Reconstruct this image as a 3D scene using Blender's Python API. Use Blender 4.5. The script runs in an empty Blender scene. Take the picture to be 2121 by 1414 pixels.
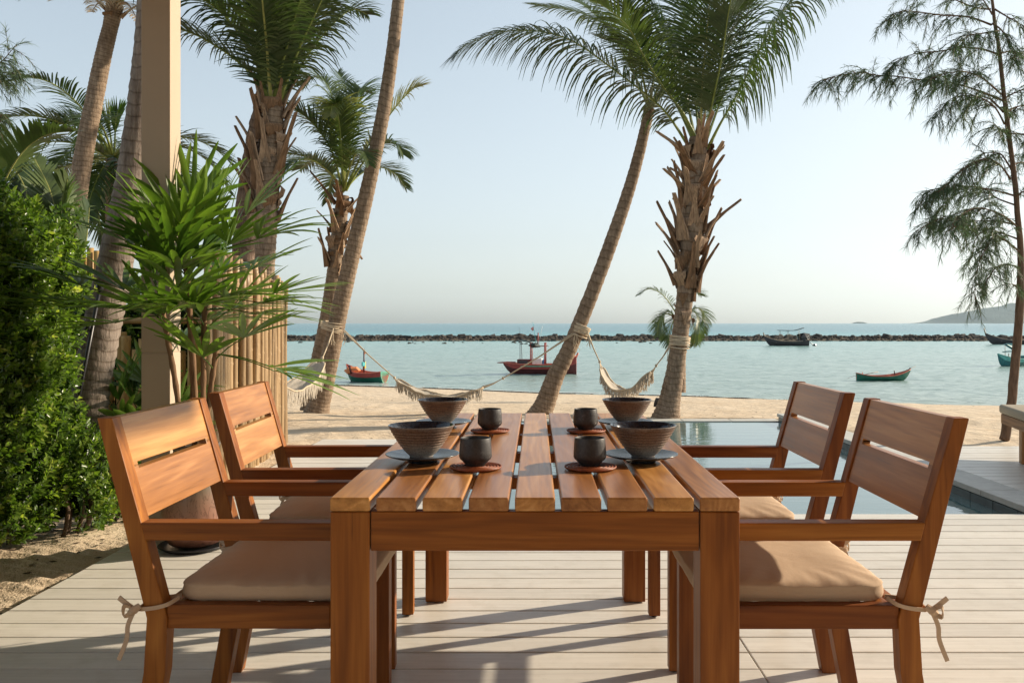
import bpy, bmesh, math, random
import numpy as np
from mathutils import Vector, Matrix, noise
R = math.radians
PI = math.pi
rnd = random.Random(7)
sc = bpy.context.scene
C = sc.collection
# ------------------------------------------------------------------ camera, sky, sun, exposure
F = 1800.0                    # focal length in pixels of the 2121 px wide photograph
CX, CY, CH = 1110.0, 669.0, 1.133
cam = bpy.data.cameras.new('camera'); camo = bpy.data.objects.new('camera', cam); C.objects.link(camo)
cam.sensor_width = 36; cam.lens = F/2121*36
cam.shift_x = -(CX-1060.5)/2121; cam.shift_y = -(707-CY)/2121
cam.clip_start = .05; cam.clip_end = 20000
camo.location = (0, 0, CH); camo.rotation_euler = (R(90), 0, 0)
sc.camera = camo
SUN_AZ, SUN_EL = R(22), R(22)          # azimuth counted from +X towards +Y
w = bpy.data.worlds.new('World'); sc.world = w; w.use_nodes = True
wn = w.node_tree; wn.nodes.clear()
sky = wn.nodes.new('ShaderNodeTexSky'); sky.sky_type = 'NISHITA'; sky.sun_disc = False
sky.sun_elevation = SUN_EL; sky.sun_rotation = PI/2-SUN_AZ
sky.air_density = 1.0; sky.dust_density = 1.6; sky.ozone_density = 1.6; sky.altitude = 0
bg = wn.nodes.new('ShaderNodeBackground'); bg.inputs[1].default_value = .12
wo = wn.nodes.new('ShaderNodeOutputWorld')
# hazy bright sky: the whole dome is softly compressed and slightly desaturated (the same everywhere)
v1 = wn.nodes.new('ShaderNodeVectorMath'); v1.operation = 'MULTIPLY_ADD'; v1.inputs[1].default_value = (.15,)*3; v1.inputs[2].default_value = (1,)*3
v2 = wn.nodes.new('ShaderNodeVectorMath'); v2.operation = 'DIVIDE'
hsv = wn.nodes.new('ShaderNodeHueSaturation'); hsv.inputs['Saturation'].default_value = .50; hsv.inputs['Value'].default_value = 1.38
wn.links.new(sky.outputs[0], v1.inputs[0]); wn.links.new(sky.outputs[0], v2.inputs[0]); wn.links.new(v1.outputs[0], v2.inputs[1])
wn.links.new(v2.outputs[0], hsv.inputs['Color']); tn = wn.nodes.new('ShaderNodeVectorMath'); tn.operation = 'MULTIPLY'; tn.inputs[1].default_value = (.965, 1.015, 1.03)
wn.links.new(hsv.outputs[0], tn.inputs[0]); wn.links.new(tn.outputs[0], bg.inputs[0]); wn.links.new(bg.outputs[0], wo.inputs[0])
sd = Vector((math.cos(SUN_EL)*math.cos(SUN_AZ), math.cos(SUN_EL)*math.sin(SUN_AZ), math.sin(SUN_EL)))
sl = bpy.data.lights.new('sun', 'SUN'); sl.energy = 4.0; sl.angle = R(.8); sl.color = (1, .85, .66)
so = bpy.data.objects.new('sun', sl); C.objects.link(so); so.location = sd*50
so.rotation_euler = sd.to_track_quat('Z', 'Y').to_euler()
vs = sc.view_settings; vs.view_transform = 'Standard'; vs.look = 'None'; vs.gamma = 1; vs.use_curve_mapping = False
vs.exposure = 0.95
sc.cycles.max_bounces = 8; sc.cycles.volume_bounces = 0; sc.cycles.transparent_max_bounces = 8
SEA = -2.0

def P(px, py, D): return Vector(((px-CX)*D/F, D, CH-(py-CY)*D/F))
def G(px, py, z=0.0): return P(px, py, (CH-z)*F/(py-CY))

# ------------------------------------------------------------------ materials
class NT:
    def __init__(s, name):
        s.m = bpy.data.materials.new(name); s.m.use_nodes = True; s.t = s.m.node_tree; s.t.nodes.clear()
        s.out = s.n('OutputMaterial')
    def n(s, typ, **kw):
        nd = s.t.nodes.new('ShaderNode'+typ)
        for k, v in kw.items():
            if k[0] == '_': nd.inputs[int(k[1:])].default_value = v
            elif k in nd.inputs and not hasattr(nd, k): nd.inputs[k].default_value = v
            else: setattr(nd, k, v)
        return nd
    def l(s, a, b): s.t.links.new(a, b)
    def put(s, nd, key, v):
        if hasattr(v, 'is_linked') or hasattr(v, 'links'): s.l(v, nd.inputs[key])
        else: nd.inputs[key].default_value = v
    def coord(s, kind='Object', scale=(1, 1, 1), rand=0.0):
        tc = s.n('TexCoord'); src = tc.outputs[kind]
        if rand:
            oi = s.n('ObjectInfo'); vm = s.n('VectorMath', operation='SCALE'); cb = s.n('CombineXYZ')
            s.l(oi.outputs['Random'], cb.inputs[0]); s.l(oi.outputs['Random'], cb.inputs[1]); s.l(oi.outputs['Random'], cb.inputs[2])
            s.l(cb.outputs[0], vm.inputs[0]); vm.inputs['Scale'].default_value = rand
            ad = s.n('VectorMath', operation='ADD'); s.l(src, ad.inputs[0]); s.l(vm.outputs[0], ad.inputs[1]); src = ad.outputs[0]
        mp = s.n('Mapping'); mp.inputs['Scale'].default_value = scale; s.l(src, mp.inputs[0]); return mp.outputs[0]
    def world(s, scale=(1, 1, 1)):
        g = s.n('NewGeometry'); mp = s.n('Mapping'); mp.inputs['Scale'].default_value = scale
        s.l(g.outputs['Position'], mp.inputs[0]); return mp.outputs[0]
    def noise(s, v, scale=5, detail=4, rough=.55, dist=0.0):
        nd = s.n('TexNoise'); s.l(v, nd.inputs['Vector'])
        nd.inputs['Scale'].default_value = scale; nd.inputs['Detail'].default_value = detail
        nd.inputs['Roughness'].default_value = rough; nd.inputs['Distortion'].default_value = dist
        return nd.outputs['Fac']
    def voro(s, v, scale=5, feature='F1'):
        nd = s.n('TexVoronoi'); nd.feature = feature; s.l(v, nd.inputs['Vector']); nd.inputs['Scale'].default_value = scale
        return nd.outputs['Distance']
    def ramp(s, f, stops, interp='LINEAR'):
        nd = s.n('ValToRGB'); cr = nd.color_ramp; cr.interpolation = interp
        while len(cr.elements) < len(stops): cr.elements.new(.5)
        for e, (p, c) in zip(cr.elements, stops):
            e.position = p; e.color = (*c, 1) if len(c) == 3 else c
        s.l(f, nd.inputs[0]); return nd.outputs[0]
    def mix(s, f, a, b, mode='MIX'):
        nd = s.n('Mix'); nd.data_type = 'RGBA'; nd.blend_type = mode
        for i, v in ((0, f), (6, a), (7, b)):
            if isinstance(v, bpy.types.NodeSocket): s.l(v, nd.inputs[i])
            else: nd.inputs[i].default_value = v if i == 0 else ((*v, 1) if len(v) == 3 else v)
        return nd.outputs[2]
    def math(s, op, a, b=0.0, c=0.0):
        nd = s.n('Math', operation=op)
        for i, v in enumerate((a, b, c)):
            if isinstance(v, bpy.types.NodeSocket): s.l(v, nd.inputs[i])
            else: nd.inputs[i].default_value = v
        return nd.outputs[0]
    def bump(s, h, strength=.3, dist=.01, normal=None):
        nd = s.n('Bump'); s.l(h, nd.inputs['Height']); nd.inputs['Strength'].default_value = strength
        nd.inputs['Distance'].default_value = dist
        if normal is not None: s.l(normal, nd.inputs['Normal'])
        return nd.outputs[0]
    def bsdf(s, color, rough=.5, normal=None, spec=.5, coat=0, coat_r=.1, metal=0, ior=1.45, transl=0, tcol=None):
        b = s.n('BsdfPrincipled')
        for k, v in (('Base Color', color), ('Roughness', rough), ('Specular IOR Level', spec), ('Coat Weight', coat),
                     ('Coat Roughness', coat_r), ('Metallic', metal), ('IOR', ior)):
            if isinstance(v, bpy.types.NodeSocket): s.l(v, b.inputs[k])
            else: b.inputs[k].default_value = ((*v, 1) if k == 'Base Color' and len(v) == 3 else v)
        if normal is not None: s.l(normal, b.inputs['Normal'])
        o = b.outputs[0]
        if transl:
            t = s.n('BsdfTranslucent')
            if isinstance(tcol, bpy.types.NodeSocket): s.l(tcol, t.inputs[0])
            else: t.inputs[0].default_value = (*tcol, 1)
            mx = s.n('MixShader'); mx.inputs[0].default_value = transl
            s.l(o, mx.inputs[1]); s.l(t.outputs[0], mx.inputs[2]); o = mx.outputs[0]
        s.l(o, s.out.inputs[0]); return s.m

def wood(name, axis, dark=(.105, .028, .004), mid=(.225, .070, .0095), light=(.36, .135, .024), rough=.46, coat=.05, spec=.28):
    k = NT(name)
    sc_ = {0: (.55, 6.5, 6.5), 1: (6.5, .55, 6.5), 2: (6.5, 6.5, .55)}[axis]
    v = k.coord('Object', sc_, rand=37.0)
    n1 = k.noise(v, 1.0, 3, .5, .7)
    rings = k.math('SINE', k.math('MULTIPLY', n1, 60.0))
    rings = k.math('MULTIPLY_ADD', rings, .5, .5)
    sc2 = {0: (4, 130, 130), 1: (130, 4, 130), 2: (130, 130, 4)}[axis]
    v2 = k.coord('Object', sc2, rand=11.0)
    fib = k.noise(v2, 1.0, 3, .6)
    big = k.noise(k.coord('Object', {0: (1, 3, 3), 1: (3, 1, 3), 2: (3, 3, 1)}[axis], rand=71.0), 1.0, 2, .5)
    streak = k.noise(k.coord('Object', {0: (1.6, 34, 34), 1: (34, 1.6, 34), 2: (34, 34, 1.6)}[axis], rand=31.0), 1.0, 4, .65)
    f = k.math('MULTIPLY_ADD', rings, .12, k.math('MULTIPLY', fib, .26))
    f = k.math('MULTIPLY_ADD', streak, .62, f)
    f = k.math('ADD', f, k.math('MULTIPLY_ADD', big, .50, -.22))
    c = k.ramp(f, [(.28, dark), (.54, mid), (.82, light)])
    oi = k.n('ObjectInfo')
    tone = k.math('MULTIPLY_ADD', oi.outputs['Random'], .5, .76)
    hs = k.n('HueSaturation'); k.l(c, hs.inputs['Color']); k.l(tone, hs.inputs['Value'])
    k.l(k.math('MULTIPLY_ADD', oi.outputs['Random'], .012, .494), hs.inputs['Hue'])
    pores = k.ramp(fib, [(.28, (0, 0, 0)), (.36, (1, 1, 1))])
    col = k.mix(.25, hs.outputs[0], pores, 'MULTIPLY')
    rr = k.math('MULTIPLY_ADD', fib, .22, rough-.08)
    return k.bsdf(col, rr, k.bump(fib, .18, .0012), spec, coat, .16)

M = {}
for a_ in range(3): M['wood%d' % a_] = wood('teak_grain_%s' % 'xyz'[a_], a_)
for a_ in range(3): M['board%d' % a_] = wood('teak_board_grain_%s' % 'xyz'[a_], a_, (.20, .075, .018), (.38, .165, .045), (.57, .30, .11), rough=.36, coat=.2, spec=.4)
for a_ in range(3): M['oldwood%d' % a_] = wood('daybed_wood_%s' % 'xyz'[a_], a_, (.15, .075, .035), (.30, .16, .075), (.40, .24, .12), .55, 0)

def m_deck():
    k = NT('painted_deck_board')
    v = k.coord('Object', (3, 60, 60), rand=23.0)
    n = k.noise(v, 1, 4, .6)
    b = k.noise(k.world((1, 1, 1)), 1.3, 4, .6)
    st = k.noise(k.world((1, 1, 1)), 9, 5, .65)
    c = k.ramp(n, [(.25, (.60, .57, .505)), (.8, (.74, .71, .64))])
    c = k.mix(.30, c, k.ramp(b, [(.3, (.74, .72, .69)), (.7, (1, 1, 1))]), 'MULTIPLY')
    c = k.mix(.22, c, k.ramp(st, [(.33, (.62, .58, .5)), (.5, (1, 1, 1))]), 'MULTIPLY')
    oi = k.n('ObjectInfo'); tone = k.math('MULTIPLY_ADD', oi.outputs['Random'], .13, .93)
    hs = k.n('HueSaturation'); k.l(c, hs.inputs['Color']); k.l(tone, hs.inputs['Value'])
    return k.bsdf(hs.outputs[0], k.math('MULTIPLY_ADD', b, .25, .30), k.bump(n, .3, .0012), .42)
M['deck'] = m_deck()

def m_sand():
    k = NT('beach_sand')
    p = k.world()
    big = k.noise(p, .35, 4, .6); mid = k.noise(p, 3.0, 6, .65); fine = k.noise(p, 160, 3, .7)
    lump = k.voro(k.world((1, 1, 1)), 4.2)
    mid2 = k.noise(p, 13, 5, .7)
    c = k.ramp(mid, [(.25, (.50, .385, .26)), (.5, (.64, .52, .375)), (.75, (.72, .605, .455))])
    c = k.mix(.5, c, k.ramp(big, [(.3, (.82, .78, .72)), (.7, (1, 1, 1))]), 'MULTIPLY')
    c = k.mix(.55, c, k.ramp(fine, [(.28, (.45, .38, .3)), (.5, (1, 1, 1))]), 'MULTIPLY')
    dots = k.noise(p, 38, 2, .5)
    c = k.mix(.7, c, k.ramp(dots, [(.24, (.25, .18, .12)), (.30, (1, 1, 1))]), 'MULTIPLY')
    z = k.n('SeparateXYZ'); k.l(k.world(), z.inputs[0])
    zz = k.math('MULTIPLY_ADD', big, .14, z.outputs[2])
    wet = k.ramp(k.math('MULTIPLY_ADD', zz, 2.2, 5.0-.62), [(.55, (1, 1, 1)), (.92, (0, 0, 0))])
    # wet sand just above the water: SEA+small
    wet = k.n('MapRange'); k.l(zz, wet.inputs[0]); wet.inputs[1].default_value = SEA+.12; wet.inputs[2].default_value = SEA+.34
    wet.inputs[3].default_value = 1; wet.inputs[4].default_value = 0
    c = k.mix(wet.outputs[0], c, k.mix(1.0, c, (.55, .5, .44), 'MULTIPLY'))
    h = k.math('MULTIPLY_ADD', mid, 1.0, k.math('MULTIPLY', mid2, .35))
    h = k.math('MULTIPLY_ADD', lump, .45, h)
    rr = k.math('MULTIPLY_ADD', wet.outputs[0], -.6, .95)
    nb = k.bump(fine, .35, .004, k.bump(h, .75, .06))
    return k.bsdf(c, rr, nb, .25)
M['sand'] = m_sand()

def m_sea():
    k = NT('sea_water')
    g = k.n('NewGeometry'); sp = k.n('SeparateXYZ'); k.l(g.outputs['Position'], sp.inputs[0])
    p = g.outputs['Position']
    wob = k.noise(k.world((.02, .02, 1)), 1, 3, .6)
    y = k.math('MULTIPLY_ADD', wob, 12, sp.outputs[1])
    f = k.n('MapRange'); k.l(y, f.inputs[0]); f.inputs[1].default_value = 20; f.inputs[2].default_value = 400
    # lagoon pale green-grey, turquoise past the reef, deeper teal far out
    c = k.ramp(f.outputs[0], [(0.0, (.40, .40, .31)), (.07, (.29, .38, .34)), (.33, (.22, .38, .345)), (.40, (.045, .31, .31)), (.7, (.015, .21, .245)), (1, (.008, .155, .20))])
    streak = k.noise(k.world((.004, .03, 1)), 1, 4, .6)
    c = k.mix(.5, c, k.ramp(streak, [(.3, (.72, .78, .8)), (.7, (1.0, 1.0, 1.0))]), 'MULTIPLY')
    # foam where the swell breaks behind the reef
    fn = k.noise(k.world((.05, .25, 1)), 1, 5, .75)
    xb = k.n('MapRange'); k.l(sp.outputs[0], xb.inputs[0]); xb.inputs[1].default_value = -50; xb.inputs[2].default_value = 60
    band = k.n('MapRange'); k.l(k.math('ABSOLUTE', k.math('SUBTRACT', sp.outputs[1], 185)), band.inputs[0])
    band.inputs[1].default_value = 27; band.inputs[2].default_value = 3
    ff = k.math('MULTIPLY', band.outputs[0], k.math('MULTIPLY_ADD', xb.outputs[0], .55, .62))
    ff = k.math('MULTIPLY', ff, k.ramp(fn, [(.38, (0, 0, 0)), (.56, (1, 1, 1))]))
    w1 = k.noise(k.world((1.1, 2.6, 1)), 1.0, 5, .62, .4)
    w2 = k.noise(k.world((.12, .4, 1)), 1.0, 4, .6, .3)
    w3 = k.noise(k.world((5, 9, 1)), 1.0, 3, .6, .3)
    h = k.math('MULTIPLY_ADD', w1, .34, k.math('MULTIPLY', w2, 1.2)); h = k.math('MULTIPLY_ADD', w3, .05, h)
    nb = k.bump(h, .75, .34)
    c = k.mix(ff, c, (.82, .85, .83))
    rr = k.math('MULTIPLY_ADD', ff, .5, .20)
    spc = k.n('MapRange'); k.l(sp.outputs[1], spc.inputs[0]); spc.inputs[1].default_value = 140; spc.inputs[2].default_value = 260; spc.inputs[3].default_value = .36; spc.inputs[4].default_value = .16   # steeper swell outside the reef mirrors less sky
    return k.bsdf(c, rr, nb, spc.outputs[0], ior=1.33)
M['sea'] = m_sea()

def m_pool():
    k = NT('pool_water')
    h = k.math('MULTIPLY_ADD', k.noise(k.world((1, 3.0, 1)), 2.2, 3, .5), 1.0, k.math('MULTIPLY', k.noise(k.world((1, 2, 1)), 9, 2, .5), .18))
    return k.bsdf((.10, .17, .165), .03, k.bump(h, .07, .03), .9, ior=1.5)
M['pool'] = m_pool()

def simple(name, col, rough=.6, var=.25, scale=20, bump=.2, dist=.003, spec=.5, kind='Object', stretch=(1, 1, 1), **kw):
    k = NT(name); v = k.coord(kind, stretch, rand=5.0)
    n = k.noise(v, scale, 4, .6)
    d = tuple(x*(1-var) for x in col); e = tuple(min(1, x*(1+var)) for x in col)
    return k.bsdf(k.ramp(n, [(.3, d), (.7, e)]), rough, k.bump(n, bump, dist), spec, **kw)
M['coping'] = simple('pool_coping_stone', (.50, .49, .44), .6, .1, 14)
M['tile'] = simple('dark_pool_tile', (.055, .07, .065), .35, .35, 10)
M['gapdark'] = simple('deck_gap_shade', (.02, .018, .014), .9, .2, 10)  # frame coloured near black, standing in for shade in the deck gaps
M['column'] = simple('sand_coloured_plaster', (.42, .335, .245), .75, .035, 3, .05)
M['cushion'] = None
def m_cloth(name, col, rough=.85):
    k = NT(name); v = k.coord('Object', (1, 1, 1))
    w1 = k.noise(k.coord('Object', (900, 60, 400)), 1, 2, .5); w2 = k.noise(k.coord('Object', (60, 900, 400)), 1, 2, .5)
    h = k.math('ADD', w1, w2); cr = k.noise(v, 9, 3, .5, .6)
    c = k.mix(.25, col, k.ramp(k.math('MULTIPLY', h, .5), [(.3, (.7, .68, .66)), (.65, (1, 1, 1))]), 'MULTIPLY')
    b = k.bsdf(c, rough, k.bump(h, .25, .0008, k.bump(cr, .3, .012)), .2)
    return b
M['cushion'] = m_cloth('taupe_canvas', (.52, .385, .265))
M['daybed_cushion'] = m_cloth('grey_beige_canvas', (.36, .31, .23))
def m_palmbark(name, lo, hi, ringf=1.0):
    k = NT(name)
    tc = k.n('TexCoord'); sp = k.n('SeparateXYZ'); k.l(tc.outputs['UV'], sp.inputs[0])   # v = rings along the trunk
    n = k.noise(k.world((1, 1, .35)), 30, 5, .7); n2 = k.noise(k.world(), 4, 4, .6); n3 = k.noise(k.world((60, 60, 5)), 1, 3, .7)
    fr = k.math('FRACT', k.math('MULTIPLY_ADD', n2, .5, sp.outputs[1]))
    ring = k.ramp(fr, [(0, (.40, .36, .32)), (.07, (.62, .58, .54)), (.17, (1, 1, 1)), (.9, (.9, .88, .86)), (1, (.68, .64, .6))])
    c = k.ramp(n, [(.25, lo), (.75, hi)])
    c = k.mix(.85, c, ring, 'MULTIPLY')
    c = k.mix(.6, c, k.ramp(n2, [(.3, (.6, .56, .52)), (.65, (1.0, 1.0, 1.0))]), 'MULTIPLY')
    c = k.mix(.5, c, k.ramp(n3, [(.35, (.5, .46, .42)), (.5, (1, 1, 1))]), 'MULTIPLY')
    return k.bsdf(c, .85, k.bump(n3, .5, .01, k.bump(n, .5, .012)), .25)
M['bark'] = m_palmbark('coconut_bark', (.15, .105, .072), (.43, .33, .235))
M['bark_grey'] = m_palmbark('grey_palm_bark', (.15, .12, .10), (.37, .31, .26))
M['bark_rough'] = m_palmbark('rough_bark', (.10, .065, .045), (.33, .24, .18))
M['bark_cas'] = simple('casuarina_bark', (.14, .09, .06), .9, .4, 40, .8, .01, .2, stretch=(1, 1, .2))
M['boot'] = simple('dry_leaf_base', (.33, .225, .145), .85, .5, 25, .6, .01, .2, stretch=(1, 1, .2))
M['boot_dark'] = simple('old_leaf_fibre', (.20, .12, .068), .9, .5, 25, .6, .01, .2, stretch=(1, 1, .2))
def m_leaf(name, lo, hi, tc, tr=.35, rough=.38, scale=3.0, spec=.45):
    k = NT(name)
    n = k.noise(k.world(), scale, 3, .6); oi = k.n('ObjectInfo')
    f = k.math('MULTIPLY_ADD', oi.outputs['Random'], .35, k.math('MULTIPLY_ADD', n, 1.1, -.2))
    c = k.ramp(f, [(.2, lo), (.8, hi)])
    t = k.mix(1.0, c, tc, 'MULTIPLY')
    return k.bsdf(c, rough, None, spec, transl=tr, tcol=t)
M['frond'] = m_leaf('palm_leaflets', (.022, .046, .016), (.075, .105, .03), (1.8, 2.1, 1.0), .22)
M['frond_pale'] = m_leaf('yellowing_leaflets', (.12, .16, .04), (.32, .30, .12), (1.4, 1.4, .9), .35)
M['frond_dry'] = m_leaf('dry_leaflets', (.36, .26, .15), (.62, .50, .34), (1.1, 1.0, .8), .25, .7)
M['petiole'] = simple('green_petiole', (.19, .23, .05), .45, .3, 12)
M['petiole_pale'] = simple('yellow_petiole', (.30, .30, .09), .45, .3, 12)
M['fan'] = m_leaf('lady_palm_leaf', (.028, .068, .013), (.145, .215, .035), (1.7, 2.1, .9), .35, .33, 4.0)
M['needle'] = m_leaf('casuarina_needles', (.04, .075, .035), (.11, .16, .075), (1.2, 1.3, 1), .25, .6)
def m_hedge():
    k = NT('hedge_leaf')
    at = k.n('Attribute'); at.attribute_name = 'tint'
    n = k.noise(k.world(), 2.2, 3, .6)
    f = k.math('MULTIPLY_ADD', at.outputs['Fac'], .75, k.math('MULTIPLY', n, .35))
    c = k.ramp(f, [(.1, (.016, .036, .009)), (.40, (.058, .108, .02)), (.72, (.135, .205, .032)), (1, (.42, .44, .10))])
    return k.bsdf(c, .3, None, .5, transl=.4, tcol=k.mix(1.0, c, (1.7, 1.9, .8), 'MULTIPLY'))
M['hedge'] = m_hedge()
M['twig'] = simple('hedge_twig', (.09, .06, .04), .9, .3, 20)
M['darkcore'] = simple('shade_core', (.022, .04, .012), .8, .5, 12, .8, .05, .1)  # near-black green: shade deep in the hedge put into the colour
def m_bamboo(name, lo, hi):
    k = NT(name); n = k.noise(k.coord('Object', (25, 25, 1.2), rand=9.), 1, 4, .6); b = k.noise(k.coord('Object', (2, 2, 2), rand=9.), 1, 3, .5)
    c = k.ramp(k.math('MULTIPLY_ADD', b, .5, k.math('MULTIPLY', n, .5)), [(.3, lo), (.7, hi)])
    oi = k.n('ObjectInfo'); hs = k.n('HueSaturation'); k.l(c, hs.inputs['Color']); k.l(k.math('MULTIPLY_ADD', oi.outputs['Random'], .45, .75), hs.inputs['Value'])
    spd = k.n('SeparateXYZ'); k.l(k.coord('Object', (1, 1, 1), rand=9.), spd.inputs[0])
    spots = k.ramp(k.noise(k.coord('Object', (6, 6, 2), rand=3.), 3, 4, .7), [(.32, (.45, .38, .3)), (.45, (1, 1, 1))])
    c = k.mix(.6, hs.outputs[0], spots, 'MULTIPLY')
    return k.bsdf(c, .45, k.bump(n, .2, .002), .4)
M['bamboo'] = m_bamboo('weathered_bamboo', (.20, .125, .062), (.42, .29, .155))
M['bamboo_gold'] = m_bamboo('golden_bamboo', (.32, .19, .06), (.55, .36, .14))
M['rope'] = simple('cotton_rope', (.56, .46, .33), .9, .15, 120, .6, .004, .15)
M['hammock'] = simple('hammock_cotton', (.60, .54, .45), .9, .12, 60, .6, .004, .15, stretch=(1, 6, 1), transl=.25, tcol=(.6, .52, .4))
M['rock'] = simple('reef_rock', (.07, .06, .05), .9, .6, 1.3, .9, .1, .2, 'Generated')
M['rock_low'] = simple('reef_rubble', (.155, .125, .085), .95, .5, 14, .9, .1, .2)
k_ = NT('reef_rock_mix'); n_ = k_.noise(k_.world(), .9, 5, .7)
M['rocks'] = k_.bsdf(k_.ramp(n_, [(.3, (.016, .015, .013)), (.55, (.07, .06, .05)), (.75, (.22, .185, .14))]), .9, k_.bump(k_.noise(k_.world(), 4, 4, .7), .8, .2), .2)
k_ = NT('reef_rubble_mix'); n_ = k_.noise(k_.world(), 1.6, 5, .75)
M['rubble'] = k_.bsdf(k_.ramp(n_, [(.3, (.035, .028, .018)), (.55, (.10, .08, .05)), (.75, (.22, .18, .125))]), .95, k_.bump(n_, .9, .4), .2)
k_ = NT('hazy_island_forest'); n_ = k_.noise(k_.world(), .03, 6, .7)
M['island'] = k_.bsdf(k_.ramp(n_, [(.3, (.015, .035, .03)), (.7, (.05, .085, .065))]), .95, k_.bump(n_, 1, 25), .1)  # greens leaned bluish, so the colour carries some of the distance haze
def paint(name, col, rough=.55, var=.25): return simple(name, col, rough, var, 5, .3, .01)
M['p_green'] = paint('green_boat_paint', (.015, .13, .085)); M['p_mint'] = paint('pale_and_sunlit_green_paint', (.10, .42, .28))
M['p_red'] = paint('red_boat_paint', (.30, .045, .035)); M['p_redlight'] = paint('faded_red_paint', (.50, .13, .08))
M['p_maroon'] = paint('maroon_paint', (.10, .02, .018)); M['p_white'] = paint('white_boat_paint', (.62, .62, .58))
M['p_dark'] = paint('dark_boat_wood', (.05, .042, .045)); M['p_wood'] = paint('bleached_boat_wood', (.34, .26, .19))
M['p_orange'] = paint('orange_tarp', (.6, .19, .06)); M['p_blue'] = paint('blue_drum', (.07, .22, .45)); M['p_teal'] = paint('teal_paint', (.035, .17, .18))
M['p_tealight'] = paint('light_teal_paint', (.12, .38, .34)); M['p_yellow'] = paint('yellow_cloth', (.6, .42, .03)); M['p_cyan'] = paint('turquoise_cloth', (.05, .38, .40))
M['tarp'] = paint('dark_tarpaulin', (.025, .045, .04)); M['black'] = simple('black_metal', (.015, .015, .017), .35, .2, 20); M['pink'] = paint('pink_flag', (.6, .2, .18))
def m_cup():
    k = NT('black_stoneware'); v = k.coord('Object', (1, 1, 1), rand=3.)
    n = k.noise(v, 160, 3, .6); b = k.noise(v, 25, 3, .6)
    c = k.ramp(k.math('MULTIPLY_ADD', b, .5, k.math('MULTIPLY', n, .5)), [(.35, (.018, .017, .017)), (.6, (.05, .048, .048)), (.72, (.10, .10, .10))])
    return k.bsdf(c, .48, k.bump(n, .35, .0012), .5)
M['cup'] = m_cup()
def m_bowl():
    k = NT('brown_glazed_stoneware'); v = k.coord('Object')
    sp = k.n('SeparateXYZ'); k.l(v, sp.inputs[0]); n = k.noise(v, 220, 3, .6); b = k.noise(v, 30, 4, .6)
    f = k.math('MULTIPLY_ADD', sp.outputs[2], 10.5, k.math('MULTIPLY_ADD', b, .34, -.17))
    c = k.ramp(f, [(.05, (.36, .33, .30)), (.28, (.30, .255, .21)), (.5, (.20, .135, .095)), (.8, (.15, .095, .065)), (.93, (.20, .18, .165))])
    c = k.mix(.75, c, k.ramp(n, [(.34, (.35, .33, .32)), (.55, (1, 1, 1)), (.75, (1.0, .95, .9))]), 'MULTIPLY')
    return k.bsdf(c, .42, k.bump(n, .3, .0008), .5)
M['bowl'] = m_bowl()
k_ = NT('dark_blue_glaze'); n_ = k_.noise(k_.coord('Object'), 120, 4, .65)
M['glaze'] = k_.bsdf(k_.ramp(n_, [(.35, (.008, .010, .016)), (.7, (.03, .04, .06))]), .12, k_.bump(n_, .1, .0006), .6)
k_ = NT('blue_grey_glaze'); n_ = k_.noise(k_.coord('Object', rand=3.), 150, 4, .65); n2_ = k_.noise(k_.coord('Object', rand=3.), 14, 3, .6)
M['plate'] = k_.bsdf(k_.mix(.6, k_.ramp(n2_, [(.3, (.03, .045, .065)), (.7, (.085, .11, .14))]), k_.ramp(n_, [(.35, (.3, .3, .32)), (.62, (1, 1, 1))]), 'MULTIPLY'), .27, k_.bump(n_, .2, .0008), .6)
M['rattan'] = simple('red_brown_rattan', (.24, .065, .022), .42, .4, 90, .5, .001)
def m_pot():
    k = NT('glazed_jar'); v = k.coord('Object'); n = k.noise(v, 6, 5, .6, 1.5); w_ = k.noise(k.coord('Object', (2, 2, .8)), 7, 3, .5, 3)
    sp = k.n('SeparateXYZ'); k.l(v, sp.inputs[0]); f = k.math('MULTIPLY_ADD', n, .22, k.math('MULTIPLY', sp.outputs[2], 1.7))
    c = k.ramp(f, [(.1, (.05, .028, .02)), (.3, (.30, .13, .085)), (.55, (.26, .16, .11)), (.72, (.13, .145, .11)), (.95, (.10, .075, .055))])
    ln = k.ramp(w_, [(.46, (1, 1, 1)), (.49, (.35, .3, .28)), (.52, (1, 1, 1))])
    return k.bsdf(k.mix(.7, c, ln, 'MULTIPLY'), .32, k.bump(n, .3, .004), .5)
M['pot'] = m_pot()
M['terracotta'] = simple('terracotta', (.36, .13, .07), .75, .2, 9)
M['soil'] = simple('potting_soil', (.04, .028, .02), .95, .3, 40, .8)
M['weed'] = simple('dry_seaweed', (.055, .035, .02), .9, .5, 30, .6)
M['foot'] = simple('black_rubber_foot', (.02, .02, .02), .7, .2, 20)

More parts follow.
